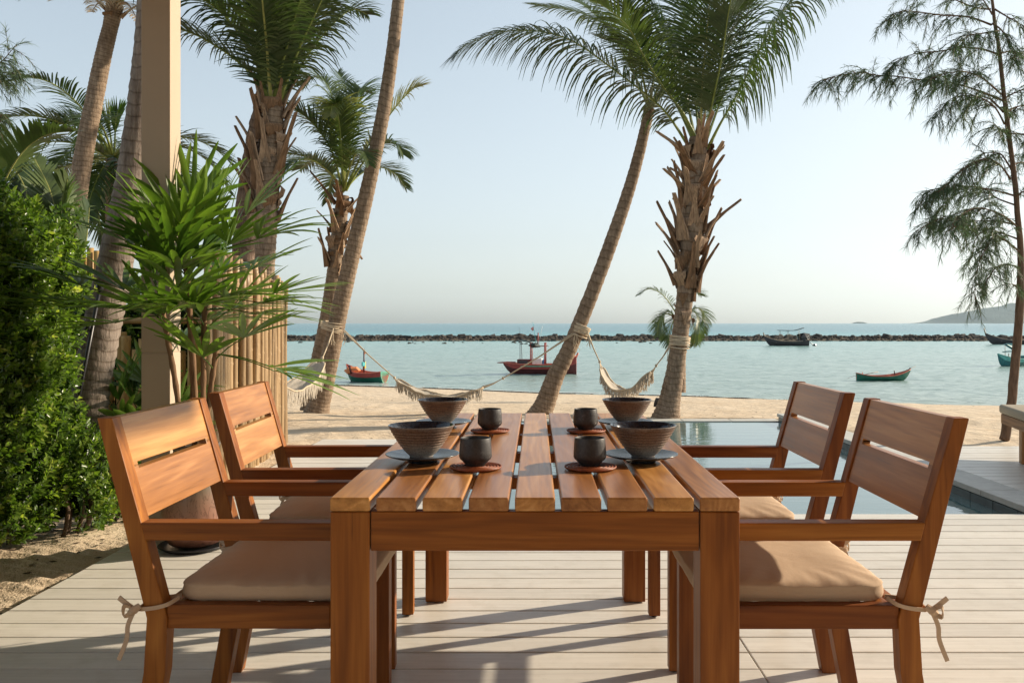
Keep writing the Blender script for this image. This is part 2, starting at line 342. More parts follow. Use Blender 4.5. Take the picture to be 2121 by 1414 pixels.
# ------------------------------------------------------------------ mesh helpers
class MB:
    """collects verts and faces; build() links them as ONE mesh object"""
    def __init__(s): s.v = []; s.f = []; s.mi = []; s.uv = None; s.cur = 0
    def face(s, *idx): s.f.append(idx); s.mi.append(s.cur)
    def add(s, vs, fs):
        o = len(s.v); s.v.extend([tuple(p) for p in vs])
        for f in fs: s.f.append(tuple(i+o for i in f)); s.mi.append(s.cur)
    def box(s, x0, x1, y0, y1, z0, z1):
        s.hexa([(x0, y0, z0), (x1, y0, z0), (x1, y1, z0), (x0, y1, z0), (x0, y0, z1), (x1, y0, z1), (x1, y1, z1), (x0, y1, z1)])
    def hexa(s, p): s.add(p, [(0, 3, 2, 1), (4, 5, 6, 7), (0, 1, 5, 4), (1, 2, 6, 5), (2, 3, 7, 6), (3, 0, 4, 7)])
    def prism(s, prof, y0, y1):
        """profile of (x, z) points extruded along Y (counter-clockwise seen from -Y)"""
        n = len(prof); vs = [(x, y0, z) for x, z in prof]+[(x, y1, z) for x, z in prof]
        fs = [tuple(range(n)), tuple(range(2*n-1, n-1, -1))]+[((i+1) % n, i, n+i, n+(i+1) % n) for i in range(n)]
        s.add(vs, fs)
    def tube(s, pts, rad, sides=6, cap=True, flat=None, uvs=None):
        pts = [Vector(p) for p in pts]; n = len(pts)
        if not hasattr(rad, '__len__'): rad = [rad]*n
        o = len(s.v); t0 = (pts[1]-pts[0]).normalized()
        up = Vector((0, 0, 1)) if abs(t0.z) < .9 else Vector((1, 0, 0))
        nx = t0.cross(up).normalized()
        for i in range(n):
            t = (pts[min(i+1, n-1)]-pts[max(i-1, 0)]).normalized()
            nx = (nx-t*nx.dot(t)).normalized(); ny = t.cross(nx)
            for j in range(sides):
                a = 2*PI*j/sides; fy = flat if flat else 1
                s.v.append(tuple(pts[i]+nx*math.cos(a)*rad[i]+ny*math.sin(a)*rad[i]*fy))
        for i in range(n-1):
            for j in range(sides):
                a = o+i*sides+j; b = o+i*sides+(j+1) % sides
                s.face(a, b, b+sides, a+sides)
        if cap:
            s.face(*[o+j for j in range(sides)][::-1]); s.face(*[o+(n-1)*sides+j for j in range(sides)])
        return o
    def lathe(s, prof, sides=48, c=(0, 0, 0), mats=None):
        o = len(s.v); n = len(prof)
        for r, z in prof:
            for j in range(sides):
                a = 2*PI*j/sides; s.v.append((c[0]+r*math.cos(a), c[1]+r*math.sin(a), c[2]+z))
        for i in range(n-1):
            if mats: s.cur = mats[i]
            for j in range(sides):
                a = o+i*sides+j; b = o+i*sides+(j+1) % sides
                s.face(a, b, b+sides, a+sides)
        s.cur = 0
    def strip(s, L, Rr, extra=None):
        o = len(s.v); n = len(L)
        for a, b in zip(L, Rr): s.v.append(tuple(a)); s.v.append(tuple(b))
        for i in range(n-1): s.face(o+2*i, o+2*i+1, o+2*i+3, o+2*i+2)
    def build(s, name, mat, parent=None, smooth=False, bevel=0, loc=None, seg=2):
        me = bpy.data.meshes.new(name); me.from_pydata(s.v, [], s.f)
        for m in (mat if isinstance(mat, (list, tuple)) else [mat]): me.materials.append(m)
        if any(s.mi): me.polygons.foreach_set('material_index', s.mi)
        if smooth: me.polygons.foreach_set('use_smooth', [True]*len(s.f))
        me.update()
        return link(name, me, parent, bevel, loc, seg)
def link(name, me, parent=None, bevel=0, loc=None, seg=2):
    o = bpy.data.objects.new(name, me); C.objects.link(o)
    if parent is not None: o.parent = parent
    if loc is not None: o.location = loc
    if bevel:
        b = o.modifiers.new('bevel', 'BEVEL'); b.width = bevel; b.segments = seg; b.limit_method = 'ANGLE'; b.angle_limit = R(40); b.harden_normals = False
    return o
def thing(name, label, cat, loc=(0, 0, 0), rz=0, group=None):
    o = bpy.data.objects.new(name, None); C.objects.link(o); o.empty_display_size = .1
    o.location = loc; o.rotation_euler = (0, 0, rz); return tag(o, label, cat, group)
def tag(o, label, cat, group=None):
    o['label'] = label; o['category'] = cat
    if group: o['group'] = group
    return o
def struct(o, kind='structure'): o['kind'] = kind; return o
def dup(root, label=None, loc=None, rz=None):
    r = root.copy(); C.objects.link(r)
    if label: r['label'] = label
    if loc is not None: r.location = loc
    if rz is not None: r.rotation_euler = (0, 0, rz)
    for ch in list(root.children):
        c = ch.copy(); C.objects.link(c); c.parent = r
        for g in ch.children: d = g.copy(); C.objects.link(d); d.parent = c
    return r
def lerp(a, b, t): return a+(b-a)*t
def curve(pts, n):
    """Catmull-Rom through pts, n samples"""
    pts = [Vector(p) for p in pts]; m = len(pts); out = []
    for i in range(n):
        u = i/(n-1)*(m-1); k = min(int(u), m-2); t = u-k
        p0, p1, p2, p3 = pts[max(k-1, 0)], pts[k], pts[k+1], pts[min(k+2, m-1)]
        out.append(.5*((2*p1)+(p2-p0)*t+(2*p0-5*p1+4*p2-p3)*t*t+(3*p1-p0-3*p2+p3)*t**3))
    return out

# ------------------------------------------------------------------ ground, sea, island, reef
SHORE = [(-60, 48), (-12.7, 44.8), (-5.1, 41.8), (0, 38.9), (6.2, 37.1), (10.3, 34.4), (12, 31.9), (14.3, 28.9), (18, 25), (30, 19), (60, 10)]
def shore(x): return float(np.interp(x, [a for a, b in SHORE], [b for a, b in SHORE]))
def on_deck(x, y): return (-2.085 < x < 12 and y < 5.16) or (-2.085 < x < -.5 and y < 8.58) or (-.62 < x < 3.28 and y < 11.1) or (3.2 < x < 12 and y < 8.0)
def sand_z(x, y):
    s = shore(x); y0 = 10.5
    t = (y-y0)/(s-y0)
    base = -.05 if t <= 0 else -.05+(SEA+.05)*(t**1.08 if t < 1 else 1+(t-1)*2.2)
    dune = .035*noise.noise(Vector((x*.7, y*.7, 3)))+.016*noise.noise(Vector((x*2.6, y*2.6, 9)))
    if t < .9: base += dune
    # raked ripples and tyre marks beside the deck
    if x < -2.1 and 2.2 < y < 5.2:
        d = x*.45+y; base += .010*math.sin(d*62)*max(0, min(1, (noise.noise(Vector((x*1.3, y*1.3, 5)))+.25)*3))
    return base
def build_ground():
    xs = sorted(set([round(v, 3) for v in list(np.arange(-60, -6, 1.5))+list(np.arange(-6, -3, .15))+list(np.arange(-3.0, -2.06, .045))+[-2.085]+list(np.arange(-1.9, 6, .2))+list(np.arange(6, 20, .4))+list(np.arange(20, 61, 2))]))
    ys = sorted(set([round(v, 3) for v in list(np.arange(-4, 2.2, .5))+list(np.arange(2.2, 5.3, .022))+list(np.arange(5.3, 12, .1))+list(np.arange(12, 30, .35))+list(np.arange(30, 50, .8))+list(np.arange(50, 71, 4))]))
    m = MB(); nx = len(xs)
    for y in ys:
        for x in xs: m.v.append((x, y, -.30 if on_deck(x+.01, y) and on_deck(x-.01, y) else sand_z(x, y)))
    for j in range(len(ys)-1):
        for i in range(nx-1):
            a = j*nx+i; m.face(a, a+1, a+1+nx, a+nx)
    return struct(m.build('sand_ground', M['sand'], smooth=True))
build_ground()
# one more sheet so that ground and sea bed run out to the horizon
m = MB(); m.add([(-9000, -400, -12), (9000, -400, -12), (9000, 9000, -12), (-9000, 9000, -12)], [(0, 1, 2, 3)])
struct(m.build('sea_bed', M['sand']))
m = MB()
xs = [-9000, -2000, -400, -100, 0, 100, 400, 2000, 9000]; ys = [8, 60, 120, 200, 400, 1000, 3000, 9000]
for y in ys:
    for x in xs: m.v.append((x, y, SEA-(.05 if y < 200 else 0)))
for j in range(len(ys)-1):
    for i in range(len(xs)-1):
        a = j*len(xs)+i; m.face(a, a+1, a+1+len(xs), a+len(xs))
struct(m.build('sea', M['sea']))

# wind ripples over the part of the sea near enough to show them
m = MB(); yy = [17.0]
while yy[-1] < 175: yy.append(yy[-1]*1.0062)
cols = 250
for j, y in enumerate(yy):
    fade = min(1, (j)/20)*min(1, (len(yy)-1-j)/20)
    for i in range(cols):
        x = (-.75+1.5*i/(cols-1))*y
        q = .040*noise.noise(Vector((x*.9, y*1.5, 0)))+.045*noise.noise(Vector((x*2.0+9, y*3.2, 4)))+.03*noise.noise(Vector((x*.2, y*.5, 8)))
        m.v.append((x, y, SEA+.004+(.012+q)*fade))
for j in range(len(yy)-1):
    for i in range(cols-1):
        a = j*cols+i; m.face(a, a+1, a+1+cols, a+cols)
struct(m.build('lagoon_ripples', M['sea'], smooth=True))

def island(name, label, px0, px1, D, prof, depth):
    """hill ridge: prof = list of (px, py) skyline"""
    m = MB(); n = 120; rows = 9   # a ridge with real depth
    pxs = np.linspace(px0, px1, n); tops = np.interp(pxs, [a for a, b in prof], [b for a, b in prof])
    for j in range(rows):
        t = j/(rows-1); y = D-depth/2+depth*t
        for i in range(n):
            q = P(pxs[i], tops[i], D); h = max(0, q.z-SEA)
            k = math.sin(PI*t)**.6
            z = SEA-1+(h+1)*k*(1+.10*noise.noise(Vector((i*.22, j*.9, D)))+(.05*noise.noise(Vector((i*.9, j*2., 4)))))
            m.v.append((q.x, y, z))
    for j in range(rows-1):
        for i in range(n-1):
            a = j*n+i; m.face(a, a+1, a+1+n, a+n)
    o = m.build(name, M['island'], smooth=True); o['label'] = label; return struct(o)
island('forested_island', 'hazy forested island on the horizon at right', 1938, 2330, 8000, [(1938, 669.6), (1955, 667), (1975, 661), (1988, 651), (2005, 647), (2030, 643), (2060, 637), (2085, 634), (2100, 630), (2150, 622), (2220, 628), (2290, 652), (2330, 669)], 1500)
island('rock_islet', 'tiny rock islet on the horizon left of the island', 1764, 1798, 7000, [(1764, 669.8), (1770, 667.6), (1778, 666.4), (1788, 667), (1798, 669.8)], 60)

def blob(m, c, r, seed, squash=.75, det=0):
    """a rough low-poly boulder"""
    t = (1+5**.5)/2
    vs = [(-1, t, 0), (1, t, 0), (-1, -t, 0), (1, -t, 0), (0, -1, t), (0, 1, t), (0, -1, -t), (0, 1, -t), (t, 0, -1), (t, 0, 1), (-t, 0, -1), (-t, 0, 1)]
    fs = [(0, 11, 5), (0, 5, 1), (0, 1, 7), (0, 7, 10), (0, 10, 11), (1, 5, 9), (5, 11, 4), (11, 10, 2), (10, 7, 6), (7, 1, 8), (3, 9, 4), (3, 4, 2), (3, 2, 6), (3, 6, 8), (3, 8, 9), (4, 9, 5), (2, 4, 11), (6, 2, 10), (8, 6, 7), (9, 8, 1)]
    rr = random.Random(seed); a = rr.uniform(0, 6.3); ca, sa = math.cos(a), math.sin(a)
    out = []
    for x, y, z in vs:
        k = r*rr.uniform(.7, 1.25)/1.9; X, Y = x*ca-y*sa, x*sa+y*ca
        out.append((c[0]+X*k*rr.uniform(.9, 1.2), c[1]+Y*k, c[2]+z*k*squash))
    m.add(out, fs)
m = MB(); n = 260
for j, (yo, zo) in enumerate([(0, -.25), (1.5, .0), (6, .14), (12, .28), (17, .40), (20, .25), (23, -.3)]):
    for i in range(n):
        x = -95+200*i/(n-1)
        m.v.append((x, 148+yo+1.2*noise.noise(Vector((x*.12, j, 0))), SEA+zo+(.16*noise.noise(Vector((x*.9, j*2., 1))) if 0 < j < 6 else 0)))
for j in range(6):
    for i in range(n-1):
        a = j*n+i; m.face(a, a+1, a+1+n, a+n)
reef = m.build('reef_rubble', M['rubble']); struct(reef); reef['label'] = 'low berm of brown coral rubble closing the lagoon'
m = MB()
for i in range(3600):
    x = rnd.uniform(-95, 105); u = rnd.random(); back = rnd.random() < .62
    y = rnd.uniform(160, 170) if back else rnd.uniform(149, 161)
    z = SEA+(.34+.26*noise.noise(Vector((x*.16, 0, 2))) if back else .02+(y-148)*.022)
    blob(m, (x, y, z), (rnd.uniform(.28, .66) if back else rnd.uniform(.12, .34))*(1.7 if rnd.random() < .09 else 1), i, .8)
o = m.build('breakwater_rocks', M['rocks']); struct(o, 'stuff'); tag(o, 'dark boulders piled along the top of the reef across the lagoon', 'rocks')
m = MB()
for i in range(26):
    x = rnd.uniform(-50, 20); blob(m, (x, rnd.uniform(128, 143), SEA+.02), rnd.uniform(.15, .4), i+90, .6)
o = m.build('scattered_rocks', M['rocks']); struct(o, 'stuff'); tag(o, 'small dark stones breaking the water in front of the reef', 'rocks')
m = MB()
for i in range(420):
    x0 = -17+35*i/419; s = shore(x0)
    w_ = .10+.22*abs(noise.noise(Vector((x0*.7, 2, 5)))); o_ = .25*noise.noise(Vector((x0*.35, 7, 1)))
    m.v += [(x0, s+.35+o_, SEA+.030), (x0, s+.35+o_+w_, SEA+.034)]
    if i and noise.noise(Vector((x0*1.1, 3, 3))) > -.22: n_ = len(m.v); m.face(n_-4, n_-2, n_-1, n_-3)
o = m.build('foam_edge', simple('sea_foam', (.72, .74, .70), .7, .12, 30)); struct(o, 'stuff'); tag(o, 'thin broken line of foam where the water meets the sand', 'foam')
# wrack line of seaweed along the beach
m = MB()
for i in range(5200):
    x = rnd.uniform(-16, 17) if i % 3 else rnd.uniform(5, 16); s = shore(x)
    off = (1.1+.35*math.sin(x*.8)+rnd.gauss(0, .12)) if i % 2 else (2.6 if x > 5 else .8)+rnd.gauss(0, .25)
    if x > 4 and i % 5: off = 2.6+.5*math.sin(x*.9)+rnd.gauss(0, .16)
    y = s-off; z = sand_z(x, y)
    if noise.noise(Vector((x*.6, off, 0))) < -.12: continue
    a = rnd.uniform(0, PI); l = rnd.uniform(.04, .16); q = Vector((x, y, z+.015)); dx = Vector((math.cos(a), math.sin(a), 0))*l; dy = Vector((-math.sin(a), math.cos(a), 0))*l*.25
    m.add([q-dx, q+dy+Vector((0, 0, .035)), q+dx, q-dy], [(0, 1, 2, 3)])
o = m.build('seaweed_line', M['weed']); struct(o, 'stuff'); tag(o, 'dark line of dried seaweed along the water edge', 'seaweed')
m = MB()
for i in range(1500):
    q = None
    x, y = rnd.uniform(-9, 13), rnd.uniform(8.5, 34)
    if rnd.random() < .4: x, y = rnd.uniform(-4.5, -2.15), rnd.uniform(2.8, 7)
    if on_deck(x, y) or noise.noise(Vector((x*.5, y*.5, 7))) < -.1: continue
    a = rnd.uniform(0, PI); l = rnd.uniform(.006, .028); q = Vector((x, y, sand_z(x, y)+.006)); dx = Vector((math.cos(a), math.sin(a), 0))*l; dy = Vector((-math.sin(a), math.cos(a), .3))*l*.35
    m.add([q-dx, q+dy, q+dx, q-dy], [(0, 1, 2, 3)])
o = m.build('leaf_litter', M['weed']); struct(o, 'stuff'); tag(o, 'scattered bits of bark and dry leaves on the sand', 'litter')

# ------------------------------------------------------------------ deck and pool
deck = bpy.data.objects.new('main_deck', None); C.objects.link(deck); struct(deck)
PITCH, Y0 = .1447, 4.153+7*.1447
deck.location = (0, 0, 0)
def board_mesh(L): m = MB(); m.box(-L/2, L/2, -PITCH/2+.0038, PITCH/2-.0038, -.028, 0); me = m.build('deck_board', M['deck'], None); d = me.data; bpy.data.objects.remove(me); return d
rows = int((Y0-.2)/PITCH)
mL = board_mesh(.735+2.085-.004); mR = board_mesh(9.0-.735)
for i in range(rows):
    y = Y0-(i+.5)*PITCH
    o = link('deck_board', mL, deck, .003, ((.735-.002-2.085)/2, y, rnd.uniform(-.0006, .0006)))
    o = link('deck_board', mR, deck, .003, ((.735+.002+9.0)/2, y, rnd.uniform(-.0006, .0006)))
mB = board_mesh(2.085-.62)
back = bpy.data.objects.new('side_deck', None); C.objects.link(back); struct(back)
for i in range(23):
    link('deck_board', mB, back, .003, ((-2.085-.62)/2, Y0+(i+.5)*PITCH, rnd.uniform(-.0006, .0006)))
right = bpy.data.objects.new('sunbed_deck', None); C.objects.link(right); struct(right)
mS = board_mesh(5.6)
for i in range(20):
    link('deck_board', mS, right, .003, (3.285+2.8, 8.02-(i+.5)*PITCH, rnd.uniform(-.0006, .0006)))
m = MB(); m.box(-2.07, 8.9, .2, Y0-.02, -.16, -.05); m.box(-2.07, -.64, Y0-.02, 8.45, -.16, -.05); m.box(3.3, 8.8, Y0+.01, 8.0, -.16, -.05)
m.box(-2.083, -2.06, .2, 8.5, -.18, -.03)
o = m.build('deck_frame', M['gapdark']); struct(o)
# pool
WZ = -.10
pool = bpy.data.objects.new('pool', None); C.objects.link(pool); struct(pool)
m = MB(); m.add([(-.6, Y0-.02, WZ), (3.03, Y0-.02, WZ), (3.03, 10.86, WZ), (-.6, 10.86, WZ)], [(0, 1, 2, 3)])
o = m.build('water_surface', M['pool'], pool)
for i in range(19):
    m = MB(); y = Y0+i*.30; m.box(3.031, 3.06, y+.003, y+.297, -.29, -.045); m.build('pool_tile', M['tile'], pool, bevel=.002, seg=1)
for i in range(8):
    m = MB(); y = Y0+i*.74; m.box(3.022, 3.283, y+.003, min(y+.737, 10.9), -.04, .001); m.build('coping_stone', M['coping'], pool, bevel=.005)
for i in range(6):
    m = MB(); x = -.6+i*.61; m.box(x+.003, x+.607, 10.86, 11.12, -.22, WZ+.012); m.build('overflow_edge_stone', M['coping'], pool, bevel=.006)
m = MB(); m.box(-.64, -.601, Y0, 10.86, -.29, -.001); m.build('inner_wall', M['tile'], pool)

# ------------------------------------------------------------------ column
col = thing('pavilion_column', 'square sand-coloured plaster column rising out of the picture beside the palms', 'column', (0, 4.49, 0))
xa, xb = -2.04, -1.89
for z0, z1 in ((-.05, .372), (.376, .978), (.982, 3.095)):
    m = MB(); m.box(xa, xb, 0, .135, z0, z1); m.build('column_section', M['column'], col, bevel=.004)
m = MB(); m.box(xa+.003, xb-.003, .003, .132, -.05, 3.09); m.build('joint_core', M['column'], col)

# ------------------------------------------------------------------ the pavilion over the camera: roof and rear wall, inferred from the column, added unseen to shade camera-facing surfaces
pav = thing('pavilion', 'timber-lined pavilion roof and rear wall over the dining deck, unseen, added for their shade', 'building', (0, 0, 0))
m = MB(); m.box(-2.6, 4.1, -4.1, 4.62, 3.10, 3.25); m.build('roof', M['column'], pav)
for i in range(33):
    m = MB(); x = -2.58+i*.202; m.box(x, x+.19, -4.0, 4.58, 3.06, 3.097); m.build('ceiling_board', M['oldwood1'], pav)
m = MB(); m.box(-2.6, 4.1, -4.3, -4.11, -.05, 3.25); m.build('wall', M['column'], pav)

# ------------------------------------------------------------------ dining table
TX = -.002
table = thing('dining_table', 'long slatted teak dining table laid for four in the middle of the deck', 'table', (TX, 1.908, 0))
TW, TL = .902, 1.80
bw, gap = .0886, (.902-9*.0886)/8
m = MB(); m.box(-bw/2, bw/2, 0, TL, .7195, .75)
bm_ = m.build('tabletop_slat', M['board1'], table, bevel=.0045, seg=3); bm_.location = (-TW/2+bw/2, 0, 0)
for i in range(1, 9):
    o = bm_.copy(); C.objects.link(o); o.location = (-TW/2+bw/2+i*(bw+gap), 0, 0); o.parent = table
LG = .0865; RY = 1.846*1.908-1.908
m = MB(); m.box(0, LG, 0, LG, 0.004, .7185)
lg = m.build('leg', M['wood2'], table, bevel=.003)
lg.location = (-TW/2+.001, .001, 0)
for lx, ly in ((TW/2-LG-.001, .001), (-TW/2+.005, RY), (TW/2-LG-.005, RY)):
    o = lg.copy(); C.objects.link(o); o.location = (lx, ly, 0); o.parent = table
m = MB(); m.box(-TW/2+LG+.003, TW/2-LG-.003, .004, .034, .632, .7185)
m.build('front_apron', M['wood0'], table, bevel=.0025)
m = MB(); m.box(-TW/2+LG+.006, TW/2-LG-.006, RY+.03, RY+.06, .632, .7185); m.build('rear_apron', M['wood0'], table, bevel=.0025)
for s in (-1, 1):
    m = MB(); x = s*(TW/2-.03); m.box(x-.014, x+.014, LG+.004, RY-.003, .632, .7185); m.build('side_apron', M['wood1'], table, bevel=.0025)
for i, yy in enumerate((.42, .86, 1.30)):
    m = MB(); m.box(-TW/2+.048, TW/2-.048, yy, yy+.05, .688, .7185); m.build('cross_batten', M['wood0'], table, bevel=.002)

# ------------------------------------------------------------------ armchairs (local +X points away from the table)
CWD, LT = .575, .045
def rear_leg(y):
    m = MB()
    prof = [(.497, 0), (.545, 0), (.492, .30), (.484, .43), (.541, .66), (.603, .907), (.567, .907), (.496, .655), (.434, .43), (.440, .30)]
    m.prism([prof[i] for i in (0, 1, 2, 3, 4, 5, 6, 7, 8, 9)], y, y+LT); return m
def xb_(z): return .434+(z-.43)*(.567-.434)/(.907-.43)     # inner face of the reclined back
def make_chair(label):
    t = thing('armchair', label, 'chair', group='teak armchairs round the dining table')
    for y in (0, CWD-LT):
        rear_leg(y).build('rear_leg', M['wood2'], t, bevel=.003)
        m = MB(); m.box(0, .044, y, y+LT, .006, .615); m.build('front_leg', M['wood2'], t, bevel=.003)
        m = MB(); m.hexa([(-.012, y-.001, .6155), (.488, y-.001, .6155), (.488, y+LT+.001, .6155), (-.012, y+LT+.001, .6155), (-.012, y-.001, .658), (.4985, y-.001, .658), (.4985, y+LT+.001, .658), (-.012, y+LT+.001, .658)])
        m.build('armrest', M['wood0'], t, bevel=.0035)
        m = MB(); m.box(.046, .438, y+.006, y+LT-.006, .404, .461); m.build('seat_rail', M['wood0'], t, bevel=.0025)
        m = MB(); m.lathe([(.001, 0), (.012, 0), (.012, .006), (.001, .006)], 12, (.022, y+.022, 0)); m.build('foot_pad', M['foot'], t)
    for x in (.010, .448):
        m = MB(); m.box(x, x+.026, LT+.002, CWD-LT-.002, .404, .4465); m.build('cross_rail', M['wood1'], t, bevel=.0025)
    for i in range(6):
        x = .05+i*.066; m = MB(); m.box(x, x+.048, LT+.001, CWD-LT-.001, .447, .4565); m.build('seat_slat', M['wood1'], t, bevel=.002)
    # back: two wide boards with end tongues, leaving a slot between them
    def panel(z0, z1, name, notch):
        m = MB(); th = .024; q = []
        off = .0045
        ys = [LT+.001, LT+.028, CWD-LT-.028, CWD-LT-.001]
        za, zb = z0, z1
        if notch == 'top':   lo = [z0-.0115, z0, z0, z0-.0115]; hi = [z1]*4
        else:                lo = [z0]*4; hi = [z1+.0115, z1, z1, z1+.0115]
        n = [(ys[0], lo[0]), (ys[1], lo[0]), (ys[1], lo[1]), (ys[2], lo[2]), (ys[2], lo[3]), (ys[3], lo[3]), (ys[3], hi[3]), (ys[2], hi[3]), (ys[2], hi[2]), (ys[1], hi[1]), (ys[1], hi[0]), (ys[0], hi[0])]
        n = [p for i, p in enumerate(n) if p != n[i-1]]
        def bend(y, z):   # the boards are slightly dished
            u = (y-CWD/2)/(CWD/2-LT); return xb_(z)+off+.0*(1-u*u)
        f = [(bend(y, z), y, z) for y, z in n]; b = [(bend(y, z)+th, y, z) for y, z in n]; k = len(n)
        m.add(f+b, [tuple(range(k))[::-1], tuple(range(k, 2*k))]+[(i, (i+1) % k, k+(i+1) % k, k+i) for i in range(k)])
        return m.build(name, M['board1'], t, bevel=.0015, seg=2)
    panel(.792, .905, 'back_board', 'top'); panel(.662, .777, 'back_board', 'bottom')
    return t
c0 = make_chair('near left armchair with a shadowed cushion, nearest the camera left of the table')
c0.location = (-.432, 2.065, 0); c0.rotation_euler = (0, 0, 0); c0.scale = (-1, 1, 1)
# mirrored chairs are rotated by 180 degrees instead of scaled
c0.scale = (1, 1, 1)
def set_chair(c, x, y, side, rz=0.0):
    """side -1: left of the table, back towards -X; y = its near edge"""
    if side > 0: c.location = (x, y, 0); c.rotation_euler = (0, 0, rz)
    else: c.location = (x, y+CWD, 0); c.rotation_euler = (0, 0, PI+rz)
set_chair(c0, -.438, 2.065, -1, R(-.6))
c1 = dup(c0, 'far left armchair, its back in front of the bamboo fence'); set_chair(c1, -.475, 2.83, -1, R(1.6))
c2 = dup(c0, 'near right armchair, closest to the camera on the right of the table'); set_chair(c2, .428, 2.065, 1)
c3 = dup(c0, 'far right armchair with the pool behind its back'); set_chair(c3, .432, 2.815, 1, R(-.4))

def cushion_mesh(seed, lx=.455, ly=.495):
    m = MB(); n = 34
    def rim(u, v):
        r = .055; x, y = u*lx/2, v*ly/2
        cx, cy = abs(x)-(lx/2-r), abs(y)-(ly/2-r)
        if cx > 0 and cy > 0:
            d = math.hypot(cx, cy)
            if d > 1e-6:
                k = max(cx, cy)/d; x = math.copysign(lx/2-r+cx*k, x); y = math.copysign(ly/2-r+cy*k, y)
        return x, y
    def wr(x, y):
        e = max(abs(x)/(lx/2), abs(y)/(ly/2)); q = noise.noise(Vector((x*14, y*14, seed)))
        e2 = max(0, e-.55)/.45
        a = math.atan2(y, x); pl = math.sin(a*26+seed*2+3*noise.noise(Vector((x*5, y*5, seed))))*.0042*e2*(1-.3*e2)
        return .009*noise.noise(Vector((x*6, y*6, seed)))+pl+.0028*q*e2
    top = {}
    for j in range(n+1):
        for i in range(n+1):
            u = -1+2*i/n; v = -1+2*j/n; u = math.copysign(abs(u)**.8, u); v = math.copysign(abs(v)**.8, v)
            x, y = rim(u, v); crown = (max(0, 1-abs(u)**3.2)*max(0, 1-abs(v)**3.2))**.55
            top[i, j] = len(m.v); m.v.append((x, y, .040+.022*crown+wr(x, y)*(.35+.65*crown) ))
    for j in range(n):
        for i in range(n): m.face(top[i, j], top[i+1, j], top[i+1, j+1], top[i, j+1])
    ring = [(i, 0) for i in range(n)]+[(n, j) for j in range(n)]+[(n-i, n) for i in range(n)]+[(0, n-j) for j in range(n)]
    prev = [top[k] for k in ring]
    edge = [m.v[k] for k in prev]
    for d, zf in ((.0035, .036), (.0015, .0325), (.005, .022), (.004, .012), (.0015, .006), (-.004, .001), (-.03, .0)):
        cur = []
        for x, y, z in edge:
            l = math.hypot(x, y); cur.append(len(m.v)); w_ = .0025*noise.noise(Vector((x*18, y*18, seed+zf*30)))
            m.v.append((x+x/l*(d+w_), y+y/l*(d+w_), zf+(z-.04)*(zf/.04)*.9))
        for a in range(len(prev)): b = (a+1) % len(prev); m.face(prev[b], prev[a], cur[a], cur[b])
        prev = cur
    m.face(*prev)
    return m
def ribbon(m, pts, wv, th=.0015):
    """a flat band through pts; wv = half-width vector(s)"""
    pts = curve(pts, max(14, len(pts)*6)); n = len(pts); o = len(m.v)
    for i, p in enumerate(pts):
        t = (pts[min(i+1, n-1)]-pts[max(i-1, 0)]).normalized()
        w_ = Vector(wv)-t*Vector(wv).dot(t); nn = t.cross(w_).normalized()*th
        for s, u in ((-1, -1), (1, -1), (1, 1), (-1, 1)): m.v.append(tuple(p+w_*s+nn*u))
    for i in range(n-1):
        for j in range(4):
            a = o+i*4+j; b = o+i*4+(j+1) % 4; m.face(a, b, b+4, a+4)
    m.face(o, o+1, o+2, o+3); e = o+4*(n-1); m.face(e+3, e+2, e+1, e)
def tie_mesh(sgn):
    """band round the rear post with a knot and two loose ends; sgn -1 = the tie on local y=0 side"""
    m = MB(); y0 = -.004 if sgn < 0 else CWD+.004; yi = LT+.004 if sgn < 0 else CWD-LT-.004; z = .462
    k = -1 if sgn < 0 else 1; W = (0, 0, .0048)
    ribbon(m, [(.415, (y0+yi)/2, z+.012), (.43, y0, z+.004), (.46, y0+k*.002, z-.004), (.497, y0, z-.008), (.502, (y0+yi)/2, z-.008), (.497, yi, z-.004), (.455, yi, z+.004), (.42, yi, z+.008)], W)
    kx, ky, kz = .508, y0+k*.004, z-.008
    o = m.tube([(kx-.012, ky, kz+.010), (kx, ky+k*.006, kz), (kx+.012, ky, kz-.009)], [.007, .0105, .007], 8)
    ribbon(m, [(kx, ky, kz), (kx+.022, ky+k*.006, kz+.020), (kx+.036, ky+k*.004, kz+.030)], (.003, 0, -.0048))
    ribbon(m, [(kx-.004, ky, kz), (kx+.018, ky+k*.012, kz+.012), (kx+.020, ky+k*.010, kz-.012), (kx, ky, kz-.004)], (.0015, .003, .0048))
    ribbon(m, [(kx, ky, kz), (kx+.014, ky+k*.004, kz-.035), (kx+.018, ky+k*.003, kz-.07), (kx+.036, ky+k*.004, kz-.118)], (.0048, 0, .0016))
    return m
def put_cushion(chair, label, seed):
    t = thing('seat_cushion', label, 'cushion', group='taupe cushions tied to the armchairs')
    t.location = chair.location; t.rotation_euler = chair.rotation_euler
    cush = cushion_mesh(seed).build('cover', M['cushion'], t, smooth=True, loc=(.2, CWD/2, .458))
    for s in (-1, 1): tie_mesh(s).build('tie', M['cushion'], t, smooth=False)
put_cushion(c0, 'taupe cushion tied to the near left armchair', 1.3)
put_cushion(c1, 'taupe cushion on the far left armchair', 4.1)
put_cushion(c2, 'taupe cushion tied to the near right armchair, sunlight falling across it', 7.7)
put_cushion(c3, 'taupe cushion on the far right armchair', 9.2)

